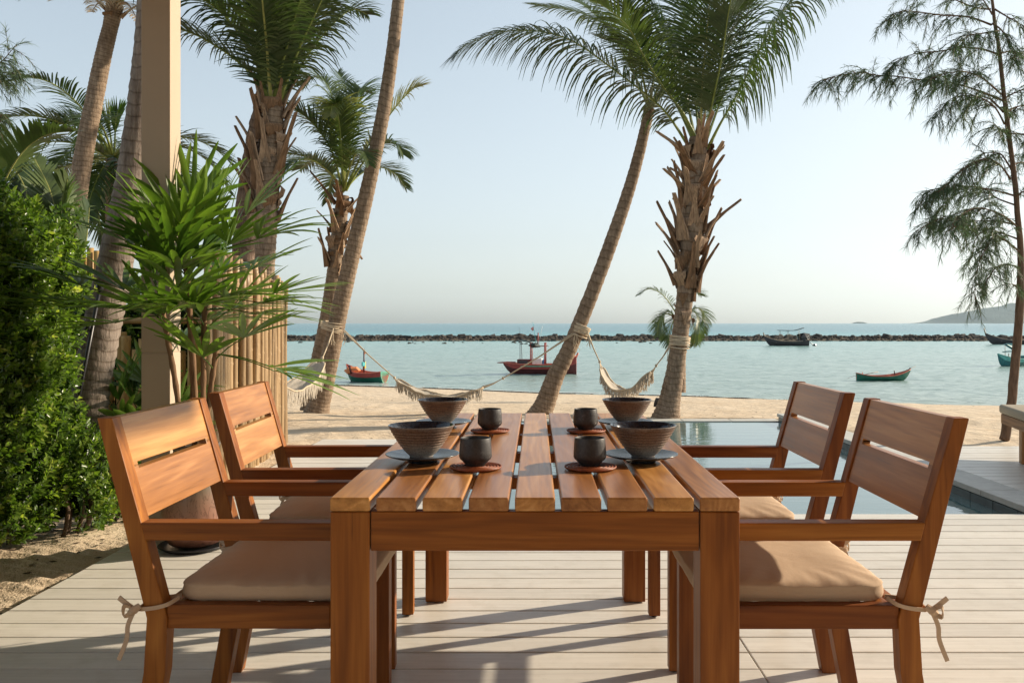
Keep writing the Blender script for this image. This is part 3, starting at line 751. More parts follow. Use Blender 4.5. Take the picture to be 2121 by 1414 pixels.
# ------------------------------------------------------------------ tableware
def bowl_mesh():
    m = MB(); prof = []; mats = []
    prof += [(.0, .004), (.026, .004), (.028, 0), (.0315, 0), (.033, .004)]; mats += [0]*4
    for i in range(49):
        t = i/48; z = .006+t*.080; r = .034+.0565*(t**.82)+.0015*math.sin(t*PI)
        if .25 < t < .88: r += .0011*math.sin(t*48*1.35)
        prof.append((r, z)); mats.append(0)
    prof += [(.0915, .0875), (.0905, .0885), (.0892, .0875)]; mats += [0, 0, 1]
    for i in range(14):
        t = 1-i/13; prof.append((.0025+.0845*(t**.62), .0105+.075*(t**1.35))); mats.append(1)
    m.lathe(prof, 64, mats=mats); return m
bo = bowl_mesh().build('bowl', [M['bowl'], M['glaze']], smooth=True)
def plate_mesh():
    m = MB(); prof = [(0, .010), (.034, .010), (.036, 0), (.040, 0), (.043, .008), (.075, .013), (.0985, .0205), (.1015, .0225), (.1015, .0242), (.0985, .0238), (.07, .0175), (.04, .0145), (.0, .014)]
    m.lathe(prof, 64); return m
pl = plate_mesh().build('plate', M['plate'], smooth=True)
def cup_mesh():
    m = MB(); p = [(0, .003), (.020, .003), (.021, 0), (.0245, 0), (.0265, .004), (.0355, .0135), (.0405, .018), (.0432, .0235), (.0428, .035), (.0415, .055), (.0400, .0715), (.0393, .0735), (.0382, .0735), (.0375, .0715), (.038, .055), (.0395, .035), (.038, .024), (.030, .012), (0, .010)]
    m.lathe(p, 56); return m
cu = cup_mesh().build('cup', M['cup'], smooth=True)
def coaster_mesh():
    m = MB(); m.lathe([(0, .001), (.058, .001), (.060, .004), (.058, .007), (0, .007)], 48)
    for r_ in range(1, 9):
        r = .0655*r_/8; n = max(16, int(r*2*PI/.0042)//2*2); pts = []
        for ph in (0, 1):
            pts = [(r*math.cos(2*PI*j/n)*(1+.012*((j+ph) % 2)), r*math.sin(2*PI*j/n)*(1+.012*((j+ph) % 2)), .0062+(.0016 if (j+ph) % 2 else -.0006)) for j in range(n)]+[]
            pts.append(pts[0]); m.tube(pts, .0023, 5, cap=False)
    return m
co = coaster_mesh().build('coaster', M['rattan'], smooth=True)
first = {}
def place(o, label, cat, group, x, y, z, rz):
    if o.name in first: o2 = o.copy(); C.objects.link(o2)
    else: o2 = o; first[o.name] = 1
    o2.location = (x, y, z); o2.rotation_euler = (0, 0, rz); tag(o2, label, cat, group)
spots = [('near left', -.313, 2.40), ('near right', .290, 2.40), ('far left', -.340, 3.20), ('far right', .329, 3.20)]
for i, (nm, x, y) in enumerate(spots):
    place(pl, 'blue-grey glazed plate under the %s bowl' % nm, 'plate', 'glazed plates on the table', x, y, .7503, i*1.3)
    place(bo, 'ribbed brown stoneware bowl at the %s place setting' % nm, 'bowl', 'ribbed bowls on the table', x+(-.003 if x < 0 else .006), y, .7503+.0142, i*2.1)
cs = [('near left', -.158, 2.28), ('near right', .143, 2.28), ('far left', -.161, 3.05), ('far right', .176, 3.05)]
for i, (nm, x, y) in enumerate(cs):
    place(co, 'round woven rattan coaster under the %s cup' % nm, 'coaster', 'rattan coasters on the table', x, y, .7503, i*.9)
    place(cu, 'black stoneware cup at the %s place setting' % nm, 'cup', 'black cups on the table', x-.001, y+.008, .7503+.0085, i*1.7)

# ------------------------------------------------------------------ sunbed at the right edge
bed = thing('sunbed', 'low wooden sunbed with thick beige cushion on the deck at the right edge', 'sunbed', (4.02, 7.52, 0), R(-104))
for x in (.50, 1.75):
    for y in (0.01, .71):
        m = MB(); m.box(x, x+.075, y, y+.075, .003, .268); m.build('leg', M['oldwood2'], bed, bevel=.004)
for y in (0, .77):
    m = MB(); m.box(.04, 1.95, y, y+.03, .27, .352); m.build('side_rail', M['oldwood0'], bed, bevel=.004)
for i in range(14):
    m = MB(); x = .05+i*.135; m.box(x, x+.10, .033, .767, .325, .348); m.build('slat', M['oldwood1'], bed, bevel=.003)
m = MB(); m.box(.012, .038, 0, .80, .27, .352); m.build('end_rail', M['oldwood1'], bed, bevel=.004)
m = MB(); m.box(-.01, 1.98, -.012, .81, .355, .432); mt = m.build('mattress', M['daybed_cushion'], bed, smooth=True, bevel=.022, seg=4)

# ------------------------------------------------------------------ potted lady palm beside the column
pp = Vector((-1.725, 4.40, 0))
pot = thing('potted_lady_palm', 'large lady palm in a dark glazed jar standing against the column', 'potted plant', pp)
prof = [(0, 0), (.11, 0), (.125, .01), (.150, .06), (.161, .13), (.160, .20), (.148, .30), (.128, .40), (.110, .47), (.103, .495), (.108, .505), (.120, .515), (.120, .53), (.104, .53), (.098, .50)]
m = MB(); m.lathe([(r, z*.95+.022) for r, z in prof], 48); m.build('jar', M['pot'], pot, smooth=True)
m = MB(); m.lathe([(0, .49), (.104, .495)], 32); m.build('soil', M['soil'], pot)
m = MB(); m.lathe([(0, .002), (.15, .002), (.178, .02), (.173, .024), (.145, .012), (0, .012)], 40); m.build('saucer', M['black'], pot, smooth=True)
def fan_leaf(base, hub, up, nleaf, L, wid, parent, seed, mat='fan', spread=2.5, droop=.25, name='fan_leaf'):
    """one palmate leaf: petiole from base to hub and nleaf ribbed leaflets spreading from the hub"""
    rr = random.Random(seed); m = MB()
    base, hub = Vector(base), Vector(hub); d = (hub-base).normalized(); upv = Vector(up)
    side = d.cross(upv)
    if side.length < .05: side = d.cross(Vector((.3, 1, .2)))
    side.normalize(); nrm = side.cross(d).normalized()
    mid = (base+hub)/2+nrm*.04*(hub-base).length
    m.tube(curve([base, mid, hub], 7), [.0035]*4+[.003]*3, 5)
    for i in range(nleaf):
        a = (-.5+(i+.5)/nleaf)*spread+rr.uniform(-.06, .06)
        l = L*(1-.22*abs(a)/(spread/2))*rr.uniform(.85, 1.08); ww = wid*rr.uniform(.8, 1.15)
        dirv = (d*math.cos(a)+side*math.sin(a)); lift = nrm*(.18*abs(math.sin(a))+rr.uniform(-.08, .12)); dirv = (dirv+lift).normalized()
        wdir = dirv.cross(nrm).normalized(); nn = wdir.cross(dirv).normalized()
        n = 7; o = len(m.v); p = hub.copy(); dd = dirv.copy()
        for k in range(n+1):
            t = k/n; wv = ww*(math.sin(PI*min(1, .12+t*.80))**.75)*(.45+.55*min(1, t*3)) if t < 1 else ww*.16
            fold = .32
            m.v.append(tuple(p-wdir*wv+nn*wv*fold)); m.v.append(tuple(p)); m.v.append(tuple(p+wdir*wv+nn*wv*fold))
            dd = (dd+Vector((0, 0, -1))*droop*t*.28).normalized(); p = p+dd*(l/n)
        for k in range(n):
            q = o+3*k; m.face(q, q+1, q+4, q+3); m.face(q+1, q+2, q+5, q+4)
    return m.build(name, M[mat], parent, smooth=True)
def rhapis(parent, org, stems, leaves, seed, L=.36, wid=.017):
    rr = random.Random(seed); tops = []
    for sx, sy, h, lx, ly in stems:
        m = MB(); pts = curve([(sx, sy, org), (sx+lx*.4, sy+ly*.4, org+h*.5), (sx+lx, sy+ly, org+h)], 16)
        m.tube(pts, [.013+.003*((i % 2)) for i in range(16)], 8); m.build('stem', M['boot_dark'], parent, smooth=True); tops.append(pts)
    for i, (si, t, az, el, pl_, L_) in enumerate(leaves):
        pts = tops[si]; b = pts[min(15, int(t*15))]
        d = Vector((math.cos(az)*math.cos(el), math.sin(az)*math.cos(el), math.sin(el)))
        hub = b+d*pl_
        fan_leaf(b, hub, (0, 0, 1), rr.choice((7, 8, 9, 10, 10)), L_*L, wid*rr.uniform(.9, 1.15), parent, seed*100+i, spread=rr.uniform(2.3, 2.9), droop=rr.uniform(.05, .5))
rr = random.Random(42)
# aimed hubs, seen in the photograph as separate fans: (pixel x, pixel y of the hub, depth offset, stem)
stems = [(-.05, -.02, .72, -.10, -.02), (.0, .03, .98, -.06, .0), (.05, -.03, .80, .02, -.03), (-.02, .05, .88, -.06, .05), (.045, .0, .52, .07, -.02)]
fans = []
for k in range(20):
    si = rr.choice((0, 0, 1, 1, 1, 2, 2, 3)); t = rr.uniform(.72, 1.0); az = rr.uniform(0, 2*PI); el = rr.uniform(-.05, 1.4)
    fans.append((si, t, az, el, rr.uniform(.16, .34), rr.uniform(.85, 1.15)))
for az, el, pl_, si in ((0, -.05, .30, 2), (.1, .1, .34, 2), (-.25, -.2, .32, 4), (.15, -.3, .30, 4), (PI, .15, .36, 0), (PI-.3, -.12, .30, 0), (-1.3, -.1, .22, 2), (-1.7, .1, .25, 0), (.4, 1.1, .28, 1), (2.2, 1.2, .3, 1), (PI, .35, .44, 0), (PI+.3, .1, .42, 0), (-.1, .35, .4, 1), (.2, .75, .4, 1), (PI/2, 1.3, .34, 1)):
    fans.append((si, .95, az, el, pl_, 1.05))
rhapis(pot, .48, stems, fans, 5, L=.41, wid=.0165)
for i, (px, py, dd, si, tt) in enumerate(((532, 650, -.05, 2, .9), (505, 700, -.15, 4, .9), (462, 615, -.1, 2, .95), (520, 560, .1, 2, 1), (475, 505, .0, 3, 1), (310, 560, -.1, 0, .95), (272, 505, .05, 1, .95), (330, 650, -.12, 0, .85), (255, 600, .1, 0, .9), (400, 640, -.25, 2, .8), (420, 740, -.1, 4, .8), (520, 605, .2, 1, .9), (380, 470, -.15, 1, 1), (430, 450, .1, 3, 1), (340, 470, .15, 1, 1), (480, 640, .1, 2, .9), (370, 560, -.3, 3, .9))):
    sx, sy, h_, lx, ly = stems[si]; bs = Vector((sx+lx*tt, sy+ly*tt, .48+h_*tt))
    fan_leaf(bs, P(px, py, 4.4+dd)-pp, (0, 0, 1), 9, .36, .0165, pot, 900+i, spread=2.6, droop=.2)
# small lady palm in the bed behind the column
sp_ = thing('small_lady_palm', 'low clump of lady palm between the leaning palm trunk and the column', 'plant', (-2.60, 5.52, -.05))
rr = random.Random(3)
rhapis(sp_, 0, [(-.05, 0, .55, -.1, 0), (.1, .03, .75, .03, 0), (.2, 0, .5, .08, 0), (.05, -.05, .4, 0, -.05)], [(rr.randrange(4), rr.uniform(.5, 1), rr.uniform(0, 6.28), rr.uniform(-.1, 1.3), rr.uniform(.12, .26), rr.uniform(.75, 1.1)) for _ in range(34)], 8, L=.35, wid=.02)

# ------------------------------------------------------------------ bamboo fences
def pole_mesh(h, r, seed):
    m = MB(); rr = random.Random(seed); z = -.25; pts = []; rad = []; nxt = rr.uniform(0, .2)
    while z < h:
        pts.append((0, 0, z)); rad.append(r)
        if z+nxt < h-.02:
            zz = z+nxt; pts += [(0, 0, zz-.012), (0, 0, zz), (0, 0, zz+.012)]; rad += [r, r*1.12, r*.99]; z = zz+.013
        else: z = h
        nxt = rr.uniform(.22, .34)
    pts.append((0, 0, h)); rad.append(r*.98)
    bx, by = rr.uniform(-.015, .015), rr.uniform(-.015, .015)
    pts = [(bx*math.sin(p[2]*2), by*math.sin(p[2]*1.7), p[2]) for p in pts]
    o = m.tube(pts, rad, 9, cap=False)
    n = len(pts); e = len(m.v)-9                                     # hollow cut end
    q = [m.v[e+j] for j in range(9)]; k = len(m.v)
    for x, y, z in q: m.v.append((x*.6+pts[-1][0]*.4, y*.6+pts[-1][1]*.4, z))
    for x, y, z in q: m.v.append((x*.55+pts[-1][0]*.45, y*.55+pts[-1][1]*.45, z-.05))
    for j in range(9):
        a, b = j, (j+1) % 9; m.face(e+a, e+b, k+b, k+a); m.face(k+a, k+b, k+9+b, k+9+a)
    m.face(*[k+9+j for j in range(9)])
    ob = m.build('bamboo_pole', M['bamboo'], None, smooth=True); me = ob.data; bpy.data.objects.remove(ob); return me
def fence(name, label, a, b, n, h0, h1, mat, r=.026, seed=1):
    rr = random.Random(seed); t = thing(name, label, 'fence', (a[0], a[1], 0), group=None)
    vars_ = [pole_mesh(h0*rr.uniform(.985, 1.015), r*rr.uniform(.82, 1.18), seed*10+i) for i in range(7)]
    for me in vars_: me.materials[0] = M[mat]
    for i in range(n):
        u = i/(n-1); x, y = lerp(a[0], b[0], u)-a[0], lerp(a[1], b[1], u)-a[1]
        o = link('bamboo_pole', rr.choice(vars_), t, 0, (x+rr.uniform(-.014, .014), y+rr.uniform(-.01, .01), lerp(0, h1-h0, u)+rr.uniform(-.07, .05)))
        o.rotation_euler = (R(rr.uniform(-.8, .8)), R(rr.uniform(-.9, .9)), rr.uniform(0, 6))
    for z in (.35, 1.15):
        m = MB(); A = Vector((0, 0, z)); B = Vector((b[0]-a[0], b[1]-a[1], z)); s = (B-A).normalized().cross(Vector((0, 0, 1)))*.055
        s = s if s.x < 0 else -s
        m.tube([A+s, (A+B)/2+s, B+s], .022, 8); m.build('rail', M[mat], t, smooth=True)
    return t
fence('bamboo_fence', 'tall fence of upright bamboo poles between the lady palm and the beach', (-2.20, 5.85), (-2.44, 8.50), 44, 1.66, 1.50, 'bamboo', .029, 4)
fence('bamboo_fence', 'bamboo fence in the shade behind the leaning grey palm trunk', (-3.55, 6.35), (-2.3, 6.05), 21, 1.05, 1.0, 'bamboo_gold', .03, 6)
fence('bamboo_fence', 'bamboo poles standing up behind the clipped hedge at left', (-4.3, 7.6), (-3.62, 7.2), 12, 1.45, 1.75, 'bamboo_gold', .026, 9)

# ------------------------------------------------------------------ palms
def trunk(name, parent, pts, radii, mat='bark', ring=.075, sides=18, seed=0, rough=.03):
    """ringed trunk: pts (world) with radii; v of the uv counts the rings"""
    path = curve(pts, 60); L = sum((path[i+1]-path[i]).length for i in range(59))
    n = int(L/ring)*4; path = curve(pts, n)
    rs = np.interp(np.linspace(0, 1, n), np.linspace(0, 1, len(radii)), radii)
    m = MB(); rr = random.Random(seed); o = []; rad = []; ph = rr.uniform(0, 9)
    base = Vector(parent.location); us = []
    up = Vector((1, 0, 0)); vlist = []
    for i, p in enumerate(path):
        t = (path[min(i+1, n-1)]-path[max(i-1, 0)]).normalized(); up = (up-t*up.dot(t)).normalized(); ny = t.cross(up)
        for j in range(sides):
            a = 2*PI*j/sides
            v_ = i/4+.28*noise.noise(Vector((math.cos(a)*1.2+ph, math.sin(a)*1.2, i*.025)))
            saw = 1-(v_ % 1)
            r = rs[i]*(1+.075*(saw-.5)+rough*noise.noise(Vector((math.cos(a)*2+ph, math.sin(a)*2, i*.21))))
            q = p+up*math.cos(a)*r+ny*math.sin(a)*r-base
            m.v.append(tuple(q)); vlist.append((j/sides, v_))
    for i in range(n-1):
        for j in range(sides):
            a = i*sides+j; b = i*sides+(j+1) % sides; m.face(a, b, b+sides, a+sides)
    ob = m.build(name, M[mat], parent, smooth=True)
    uv = ob.data.uv_layers.new(name='uv'); li = np.zeros(len(ob.data.loops), int); ob.data.loops.foreach_get('vertex_index', li)
    va = np.array(vlist); uv.data.foreach_set('uv', va[li].ravel()); return path

def frond(parent, pts, nl=64, ll=.55, lw=.0105, mat='frond', seed=0, start=.2, droop=1.0, roll=0.0, rmat='petiole', rr0=.017, vee=.35, name='frond', sweep=(62, 28), miss=.04):
    """pinnate leaf: pts = rachis (world), leaflets both sides"""
    base = Vector(parent.location); rr = random.Random(seed)
    N = 26; path = [p-base for p in curve(pts, N)]
    m = MB(); m.tube(path, [lerp(rr0*1.5, rr0*.8, min(1, i/6)) if i < 6 else lerp(rr0*.8, .003, (i-6)/(N-7)) for i in range(N)], 6)
    m.cur = 0; nr = len(m.f)
    Lt = sum((path[i+1]-path[i]).length for i in range(N-1))
    for k in range(nl):
        u = start+(1-start)*(k+.5)/nl; x = u*(N-1); i = min(int(x), N-2); p = path[i].lerp(path[i+1], x-i)
        t = (path[min(i+2, N-1)]-path[max(i-1, 0)]).normalized()
        sidev = t.cross(Vector((0, 0, 1)))
        if sidev.length < .25: sidev = t.cross(Vector((math.cos(seed), math.sin(seed), .3)))
        sidev.normalize(); up = sidev.cross(t).normalized()
        if roll: rot = Matrix.Rotation(roll, 3, t); sidev = rot @ sidev; up = rot @ up
        w_ = (u-start)/(1-start); l0 = ll*(min(1, .45+w_*2.2))*(1-.72*max(0, w_-.35)**1.3/.57)
        ang = R(lerp(sweep[0], sweep[1], w_))
        for s in (-1, 1):
            if rr.random() < miss: continue
            l = l0*rr.uniform(.86, 1.08); a = ang+rr.uniform(-.07, .07)
            d = (t*math.cos(a)+sidev*s*math.sin(a)+up*(vee+rr.uniform(-.12, .12))*(1-.4*w_)).normalized()
            wd = (t-d*t.dot(d)).normalized()
            q = p.copy(); n = 5; Ls = []; Rs = []; dr = .72*droop*rr.uniform(.7, 1.4)
            for e in range(n+1):
                f = e/n; ww = lw*(.55+.45*min(1, f*4))*(1-f**2.6)+.0012
                Ls.append(q-wd*ww); Rs.append(q+wd*ww)
                d = (d+Vector((0, 0, -.34*dr*(.25+f)))*(l/.55)).normalized(); q = q+d*(l/n)
                wd = (wd-d*wd.dot(d)).normalized()
            m.strip(Ls, Rs)
    m.mi = [1]*nr+[0]*(len(m.f)-nr)
    return m.build(name, [M[mat], M[rmat]], parent)
def auto_frond(parent, c, az, el, L, seed, fall=1.0, **kw):
    """rachis leaving crown point c with azimuth and elevation, bending down under its weight"""
    d = Vector((math.cos(az)*math.cos(el), math.sin(az)*math.cos(el), math.sin(el))); p = Vector(c); pts = [p.copy()]
    for i in range(9):
        p = p+d*(L/9); pts.append(p.copy()); d = (d+Vector((0, 0, -.16*fall*(.4+i/6)*(.35+math.cos(el))))).normalized()
    return frond(parent, pts, seed=seed, **kw)
BOOTS = []
def boot_meshes():
    for k in range(6):
        rr = random.Random(k+50); m = MB(); L = rr.uniform(.8, 1.2); n = 8; pts = []; ws = []
        bend = rr.uniform(.05, .35)
        for i in range(n+1):
            t = i/n; pts.append(Vector((0, .10*t+bend*t*t*.4, t)) *L); ws.append(lerp(.34, .11, min(1, t*1.7))*(1 if t < 1 else .8))
        for i, (p, w_) in enumerate(zip(pts, ws)):
            th = .045*(1-.4*i/n); c = .35*w_
            jag = rr.uniform(-.05, .05) if i == n else 0
            m.v += [(p.x-w_/2, p.y+c, p.z+jag), (p.x, p.y, p.z), (p.x+w_/2, p.y+c, p.z-jag), (p.x+w_/2, p.y+c+th, p.z-jag), (p.x, p.y+th*1.5, p.z), (p.x-w_/2, p.y+c+th, p.z+jag)]
        for i in range(n):
            for j in range(6):
                a = i*6+j; b = i*6+(j+1) % 6; m.face(a, b, b+6, a+6)
        m.face(5, 4, 3, 2, 1, 0); e = 6*n; m.face(e, e+1, e+2, e+3, e+4, e+5)
        o = m.build('leaf_stub', M['boot' if k % 2 else 'boot_dark']); BOOTS.append(o.data); bpy.data.objects.remove(o)
    for k in range(4):            # torn hanging sheaths
        rr = random.Random(k+80); m = MB(); n = 7; L = []; Rr_ = []
        for i in range(n+1):
            t = i/n; wv = (.22*math.sin(PI*min(1, .2+t*.8))+.03)*rr.uniform(.8, 1.2); y = .05+.22*math.sin(t*2.4); z = .25*math.sin(t*1.6)-t*t*.75
            tw = rr.uniform(-.3, .3)*t; L.append((-wv*math.cos(tw)+.08*t, y-wv*math.sin(tw), z)); Rr_.append((wv*math.cos(tw)+.08*t, y+wv*math.sin(tw), z))
        m.strip(L, Rr_); o = m.build('hanging_sheath', M['boot' if k % 2 else 'boot_dark'], smooth=True); BOOTS.append(o.data); bpy.data.objects.remove(o)
boot_meshes()
def shag(parent, path, u0, u1, n, rad, seed, L=(.25, .5), lean=(10, 38), hang=.4, down=0.0):
    """old leaf bases round the trunk between u0 and u1 of its path"""
    rr = random.Random(seed); base = Vector(parent.location)
    for k in range(n):
        u = lerp(u0, u1, (k+rr.random())/n); i = int(u*(len(path)-1)); p = path[i]; az = k*2.4+rr.uniform(-.5, .5)
        sheath = rr.random() < hang; me = BOOTS[6+rr.randrange(4)] if sheath else BOOTS[rr.randrange(6)]
        l = rr.uniform(*L)*(.8 if sheath else 1)
        o = link('hanging_sheath' if sheath else 'leaf_stub', me, parent)
        out = Vector((math.cos(az), math.sin(az), 0)); tilt = R(rr.uniform(*lean))
        if rr.random() < down: tilt = R(rr.uniform(120, 165))
        zax = (Vector((0, 0, 1))*math.cos(tilt)+out*math.sin(tilt)).normalized(); yax = (out-zax*out.dot(zax)).normalized(); xax = yax.cross(zax)
        mt = Matrix((xax, yax, zax)).transposed().to_4x4()
        r = np.interp(u, [0, 1], rad)
        o.matrix_basis = Matrix.Translation(p+out*r*.72-base) @ mt @ Matrix.Diagonal((l*rr.uniform(.75, 1.05), l*.8, l, 1))
def palm(label, loc, name='coconut_palm', group='coconut palms along the beach'):
    return thing(name, label, 'palm tree', loc, group=group)

# P7: the big shaggy palm right of centre
D = 11.3
b = P(1383, 868, D); p7 = palm('shaggy coconut palm right of centre with cut leaf stubs, the right hammock tied to it', b)
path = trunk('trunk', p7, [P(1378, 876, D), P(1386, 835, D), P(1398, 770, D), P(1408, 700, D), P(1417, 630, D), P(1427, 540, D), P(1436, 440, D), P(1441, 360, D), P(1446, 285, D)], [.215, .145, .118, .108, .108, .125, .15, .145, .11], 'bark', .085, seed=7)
shag(p7, path, .54, .98, 92, (.15, .135), 7, L=(.30, .66), lean=(8, 34), hang=.42)
shag(p7, path, .45, .66, 18, (.125, .12), 71, L=(.2, .4), lean=(4, 15), hang=.6)
shag(p7, path, .7, 1.0, 12, (.13, .12), 72, L=(.45, .65), lean=(34, 55), hang=0)
top = P(1448, 300, D)
FR = dict(lw=.0103, nl=94)
def aimed(pl, px, dy, seed, **kw):
    """rachis through pixel points at depth D with the tip offset dy metres in depth"""
    n = len(px); pts = [P(x, y, kw['D']+dy*(i/(n-1))**1.3) for i, (x, y) in enumerate(px)]
    k = dict(FR); k.update({a: b for a, b in kw.items() if a != 'D'}); return frond(pl, pts, seed=seed, **k)
aimed(p7, [(1444, 330), (1424, 300), (1400, 262), (1372, 225), (1321, 182), (1265, 140), (1200, 93), (1144, 70), (1083, 63), (1023, 70), (967, 93), (945, 112)], -.6, 1, D=D, ll=1.0, start=.2, droop=1.1, nl=140, sweep=(78, 34), lw=.0105, vee=.1)
aimed(p7, [(1440, 300), (1400, 215), (1340, 126), (1284, 70), (1237, 42), (1181, 21), (1110, 12)], 1.0, 2, D=D, ll=.72, start=.25, droop=.9, vee=.1)
aimed(p7, [(1452, 325), (1452, 250), (1455, 170), (1462, 90), (1470, 0), (1478, -90), (1480, -160)], -1.2, 3, D=D, ll=.85, start=.2, droop=.7, rmat='petiole_pale', vee=.05, roll=.3)
aimed(p7, [(1465, 310), (1490, 260), (1530, 190), (1570, 110), (1610, 40), (1660, -15), (1720, -30)], -.5, 4, D=D, ll=.98, start=.2, droop=2.3, vee=.1)
aimed(p7, [(1460, 300), (1485, 230), (1520, 140), (1545, 50), (1560, -40), (1590, -110)], .8, 5, D=D, ll=.95, start=.2, droop=1.9)
aimed(p7, [(1442, 300), (1425, 220), (1400, 130), (1365, 50), (1320, -10), (1270, -40)], .4, 6, D=D, ll=.8, start=.22, droop=1.0)
aimed(p7, [(1450, 300), (1440, 210), (1425, 110), (1415, 20), (1400, -70)], 1.2, 7, D=D, ll=.85, start=.2, droop=.8, roll=-.4)
aimed(p7, [(1456, 300), (1475, 215), (1495, 120), (1510, 20), (1530, -80)], -1.4, 8, D=D, ll=.85, start=.2, droop=.9, roll=.5)
aimed(p7, [(1448, 300), (1415, 235), (1370, 175), (1330, 110), (1300, 55), (1245, 10), (1190, -5)], -1.4, 81, D=D, ll=.72, start=.22, droop=1.0)
for i, (az, el) in enumerate(((1.2, .9), (2.4, 1.05))): auto_frond(p7, top, az, el, 2.4, 20+i, fall=.8, ll=.75, **FR)
# orange-green flower stalk
m = MB(); q = top-Vector(p7.location); m.tube(curve([q+Vector((.02, -.08, -.1)), q+Vector((.05, -.14, .2)), q+Vector((.12, -.16, .42))], 8), [.012, .012, .01, .01, .008, .008, .006, .005], 6); m.build('flower_stalk', M['petiole_pale'], p7)

# P6: the leaning bare trunk left of it
D = 12.1
p6 = palm('bare leaning coconut palm at the centre, two hammocks tied round its trunk', P(1122, 856, D))
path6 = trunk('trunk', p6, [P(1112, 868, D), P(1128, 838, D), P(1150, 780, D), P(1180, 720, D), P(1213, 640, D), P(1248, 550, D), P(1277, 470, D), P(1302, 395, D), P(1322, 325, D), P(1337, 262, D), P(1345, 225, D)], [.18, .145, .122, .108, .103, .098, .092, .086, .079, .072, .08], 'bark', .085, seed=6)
top = P(1346, 228, D)
for i, (az, el, L) in enumerate(((.3, 1.2, 2.6), (1.3, 1.0, 2.6), (2.3, 1.1, 2.7), (4.1, 1.1, 2.4), (5.9, .95, 2.5), (.9, .7, 2.2))): auto_frond(p6, top, az, el, L, 60+i, fall=.9, ll=.62, **FR)

# P5: long slender palm crossing left of centre; P4: shaggy young palm behind it
D = 12.4
p5 = palm('slender coconut palm leaning right and leaving the picture at the top, left of centre', P(652, 862, D))
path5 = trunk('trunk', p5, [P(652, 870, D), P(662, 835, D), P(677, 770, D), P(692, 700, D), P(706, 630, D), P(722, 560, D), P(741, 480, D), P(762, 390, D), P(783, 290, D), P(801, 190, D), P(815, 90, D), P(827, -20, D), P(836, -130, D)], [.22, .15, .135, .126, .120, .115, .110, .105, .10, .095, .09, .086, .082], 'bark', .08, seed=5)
top = P(836, -130, D)
for i, (az, el) in enumerate(((.3, .9), (1.4, 1.0), (2.6, .9), (3.6, 1.1), (4.7, .9), (5.6, 1.0))): auto_frond(p5, top, az, el, 2.2, 90+i, fall=.8, ll=.6, **FR)
D = 13.1
p4 = palm('young coconut palm with a mop of arching fronds behind the slender leaning trunk', P(640, 850, D))
path4 = trunk('trunk', p4, [P(640, 858, D), P(650, 800, D), P(664, 730, D), P(678, 660, D), P(687, 600, D), P(695, 540, D), P(703, 470, D), P(711, 405, D)], [.15, .125, .12, .115, .11, .105, .11, .09], 'bark', .08, seed=4)
shag(p4, path4, .66, 1.0, 44, (.11, .10), 4, L=(.26, .55), lean=(10, 45), hang=.5, down=.12)
top = P(712, 395, D)
aimed(p4, [(710, 400), (690, 320), (660, 270), (630, 240), (600, 222)], -.5, 1, D=D, ll=.62, start=.22, nl=66, droop=1.2)
aimed(p4, [(712, 395), (705, 310), (695, 230), (680, 180), (655, 160), (630, 175)], .3, 2, D=D, ll=.6, start=.22, nl=66, droop=1.2)
aimed(p4, [(713, 395), (712, 330), (708, 260), (700, 220), (690, 215), (684, 240)], -1.0, 3, D=D, ll=.55, start=.3, nl=60, droop=1.3, mat='frond_pale', rmat='petiole_pale')
aimed(p4, [(714, 395), (722, 310), (735, 230), (745, 185), (755, 190)], .6, 4, D=D, ll=.6, start=.22, nl=66, droop=1.1)
aimed(p4, [(715, 395), (745, 330), (785, 270), (825, 215), (855, 185), (868, 180)], .2, 5, D=D, ll=.55, start=.25, nl=66, droop=1.3, mat='frond_pale')
aimed(p4, [(716, 395), (750, 340), (790, 300), (820, 300), (835, 320)], -.4, 6, D=D, ll=.55, start=.25, nl=60, droop=1.3)
aimed(p4, [(710, 398), (680, 350), (645, 335), (622, 350)], .6, 7, D=D, ll=.58, start=.25, nl=60, droop=1.2)
aimed(p4, [(712, 395), (715, 330), (720, 260), (718, 190), (700, 150)], 1.2, 8, D=D, ll=.6, start=.22, nl=66, droop=1.0)
for i, (az, el) in enumerate(((.9, .8), (2.0, .7), (3.0, .9), (4.2, .7), (5.2, .8), (4.8, 1.2))): auto_frond(p4, top, az, el, 1.5, 40+i, fall=1.4, ll=.5, lw=.0105, nl=60)

# P3: shaggy palm with rough old trunk close beside it, behind the fence
D = 9.9
p3 = palm('shaggy coconut palm rising behind the bamboo fence with upright fronds', P(540, 900, D))
path3 = trunk('trunk', p3, [P(536, 930, D), P(540, 700, D), P(546, 600, D), P(549, 540, D), P(551, 450, D), P(556, 350, D), P(562, 280, D), P(566, 205, D)], [.13, .115, .11, .11, .13, .14, .13, .10], 'bark', .08, seed=3)
shag(p3, path3, .56, 1.0, 58, (.125, .12), 33, L=(.30, .62), lean=(5, 24), hang=.5)
top = P(566, 215, D)
aimed(p3, [(560, 225), (535, 170), (480, 118), (420, 80), (376, 62), (340, 55)], -.2, 1, D=D, ll=.62, start=.2, droop=1.2, nl=80, rr0=.02)
aimed(p3, [(563, 225), (557, 160), (552, 90), (545, 20), (538, -60), (530, -120)], -1.3, 2, D=D, ll=.75, start=.12, droop=1.0, nl=96, rr0=.02, rmat='petiole_pale', vee=.05)
aimed(p3, [(573, 225), (595, 165), (620, 100), (648, 40), (675, -15), (710, -60)], -.6, 3, D=D, ll=.72, start=.12, droop=1.6, nl=96, rr0=.02)
aimed(p3, [(565, 225), (575, 150), (595, 70), (605, -10), (610, -80)], 1.2, 4, D=D, ll=.75, start=.15, droop=1.0, nl=90)
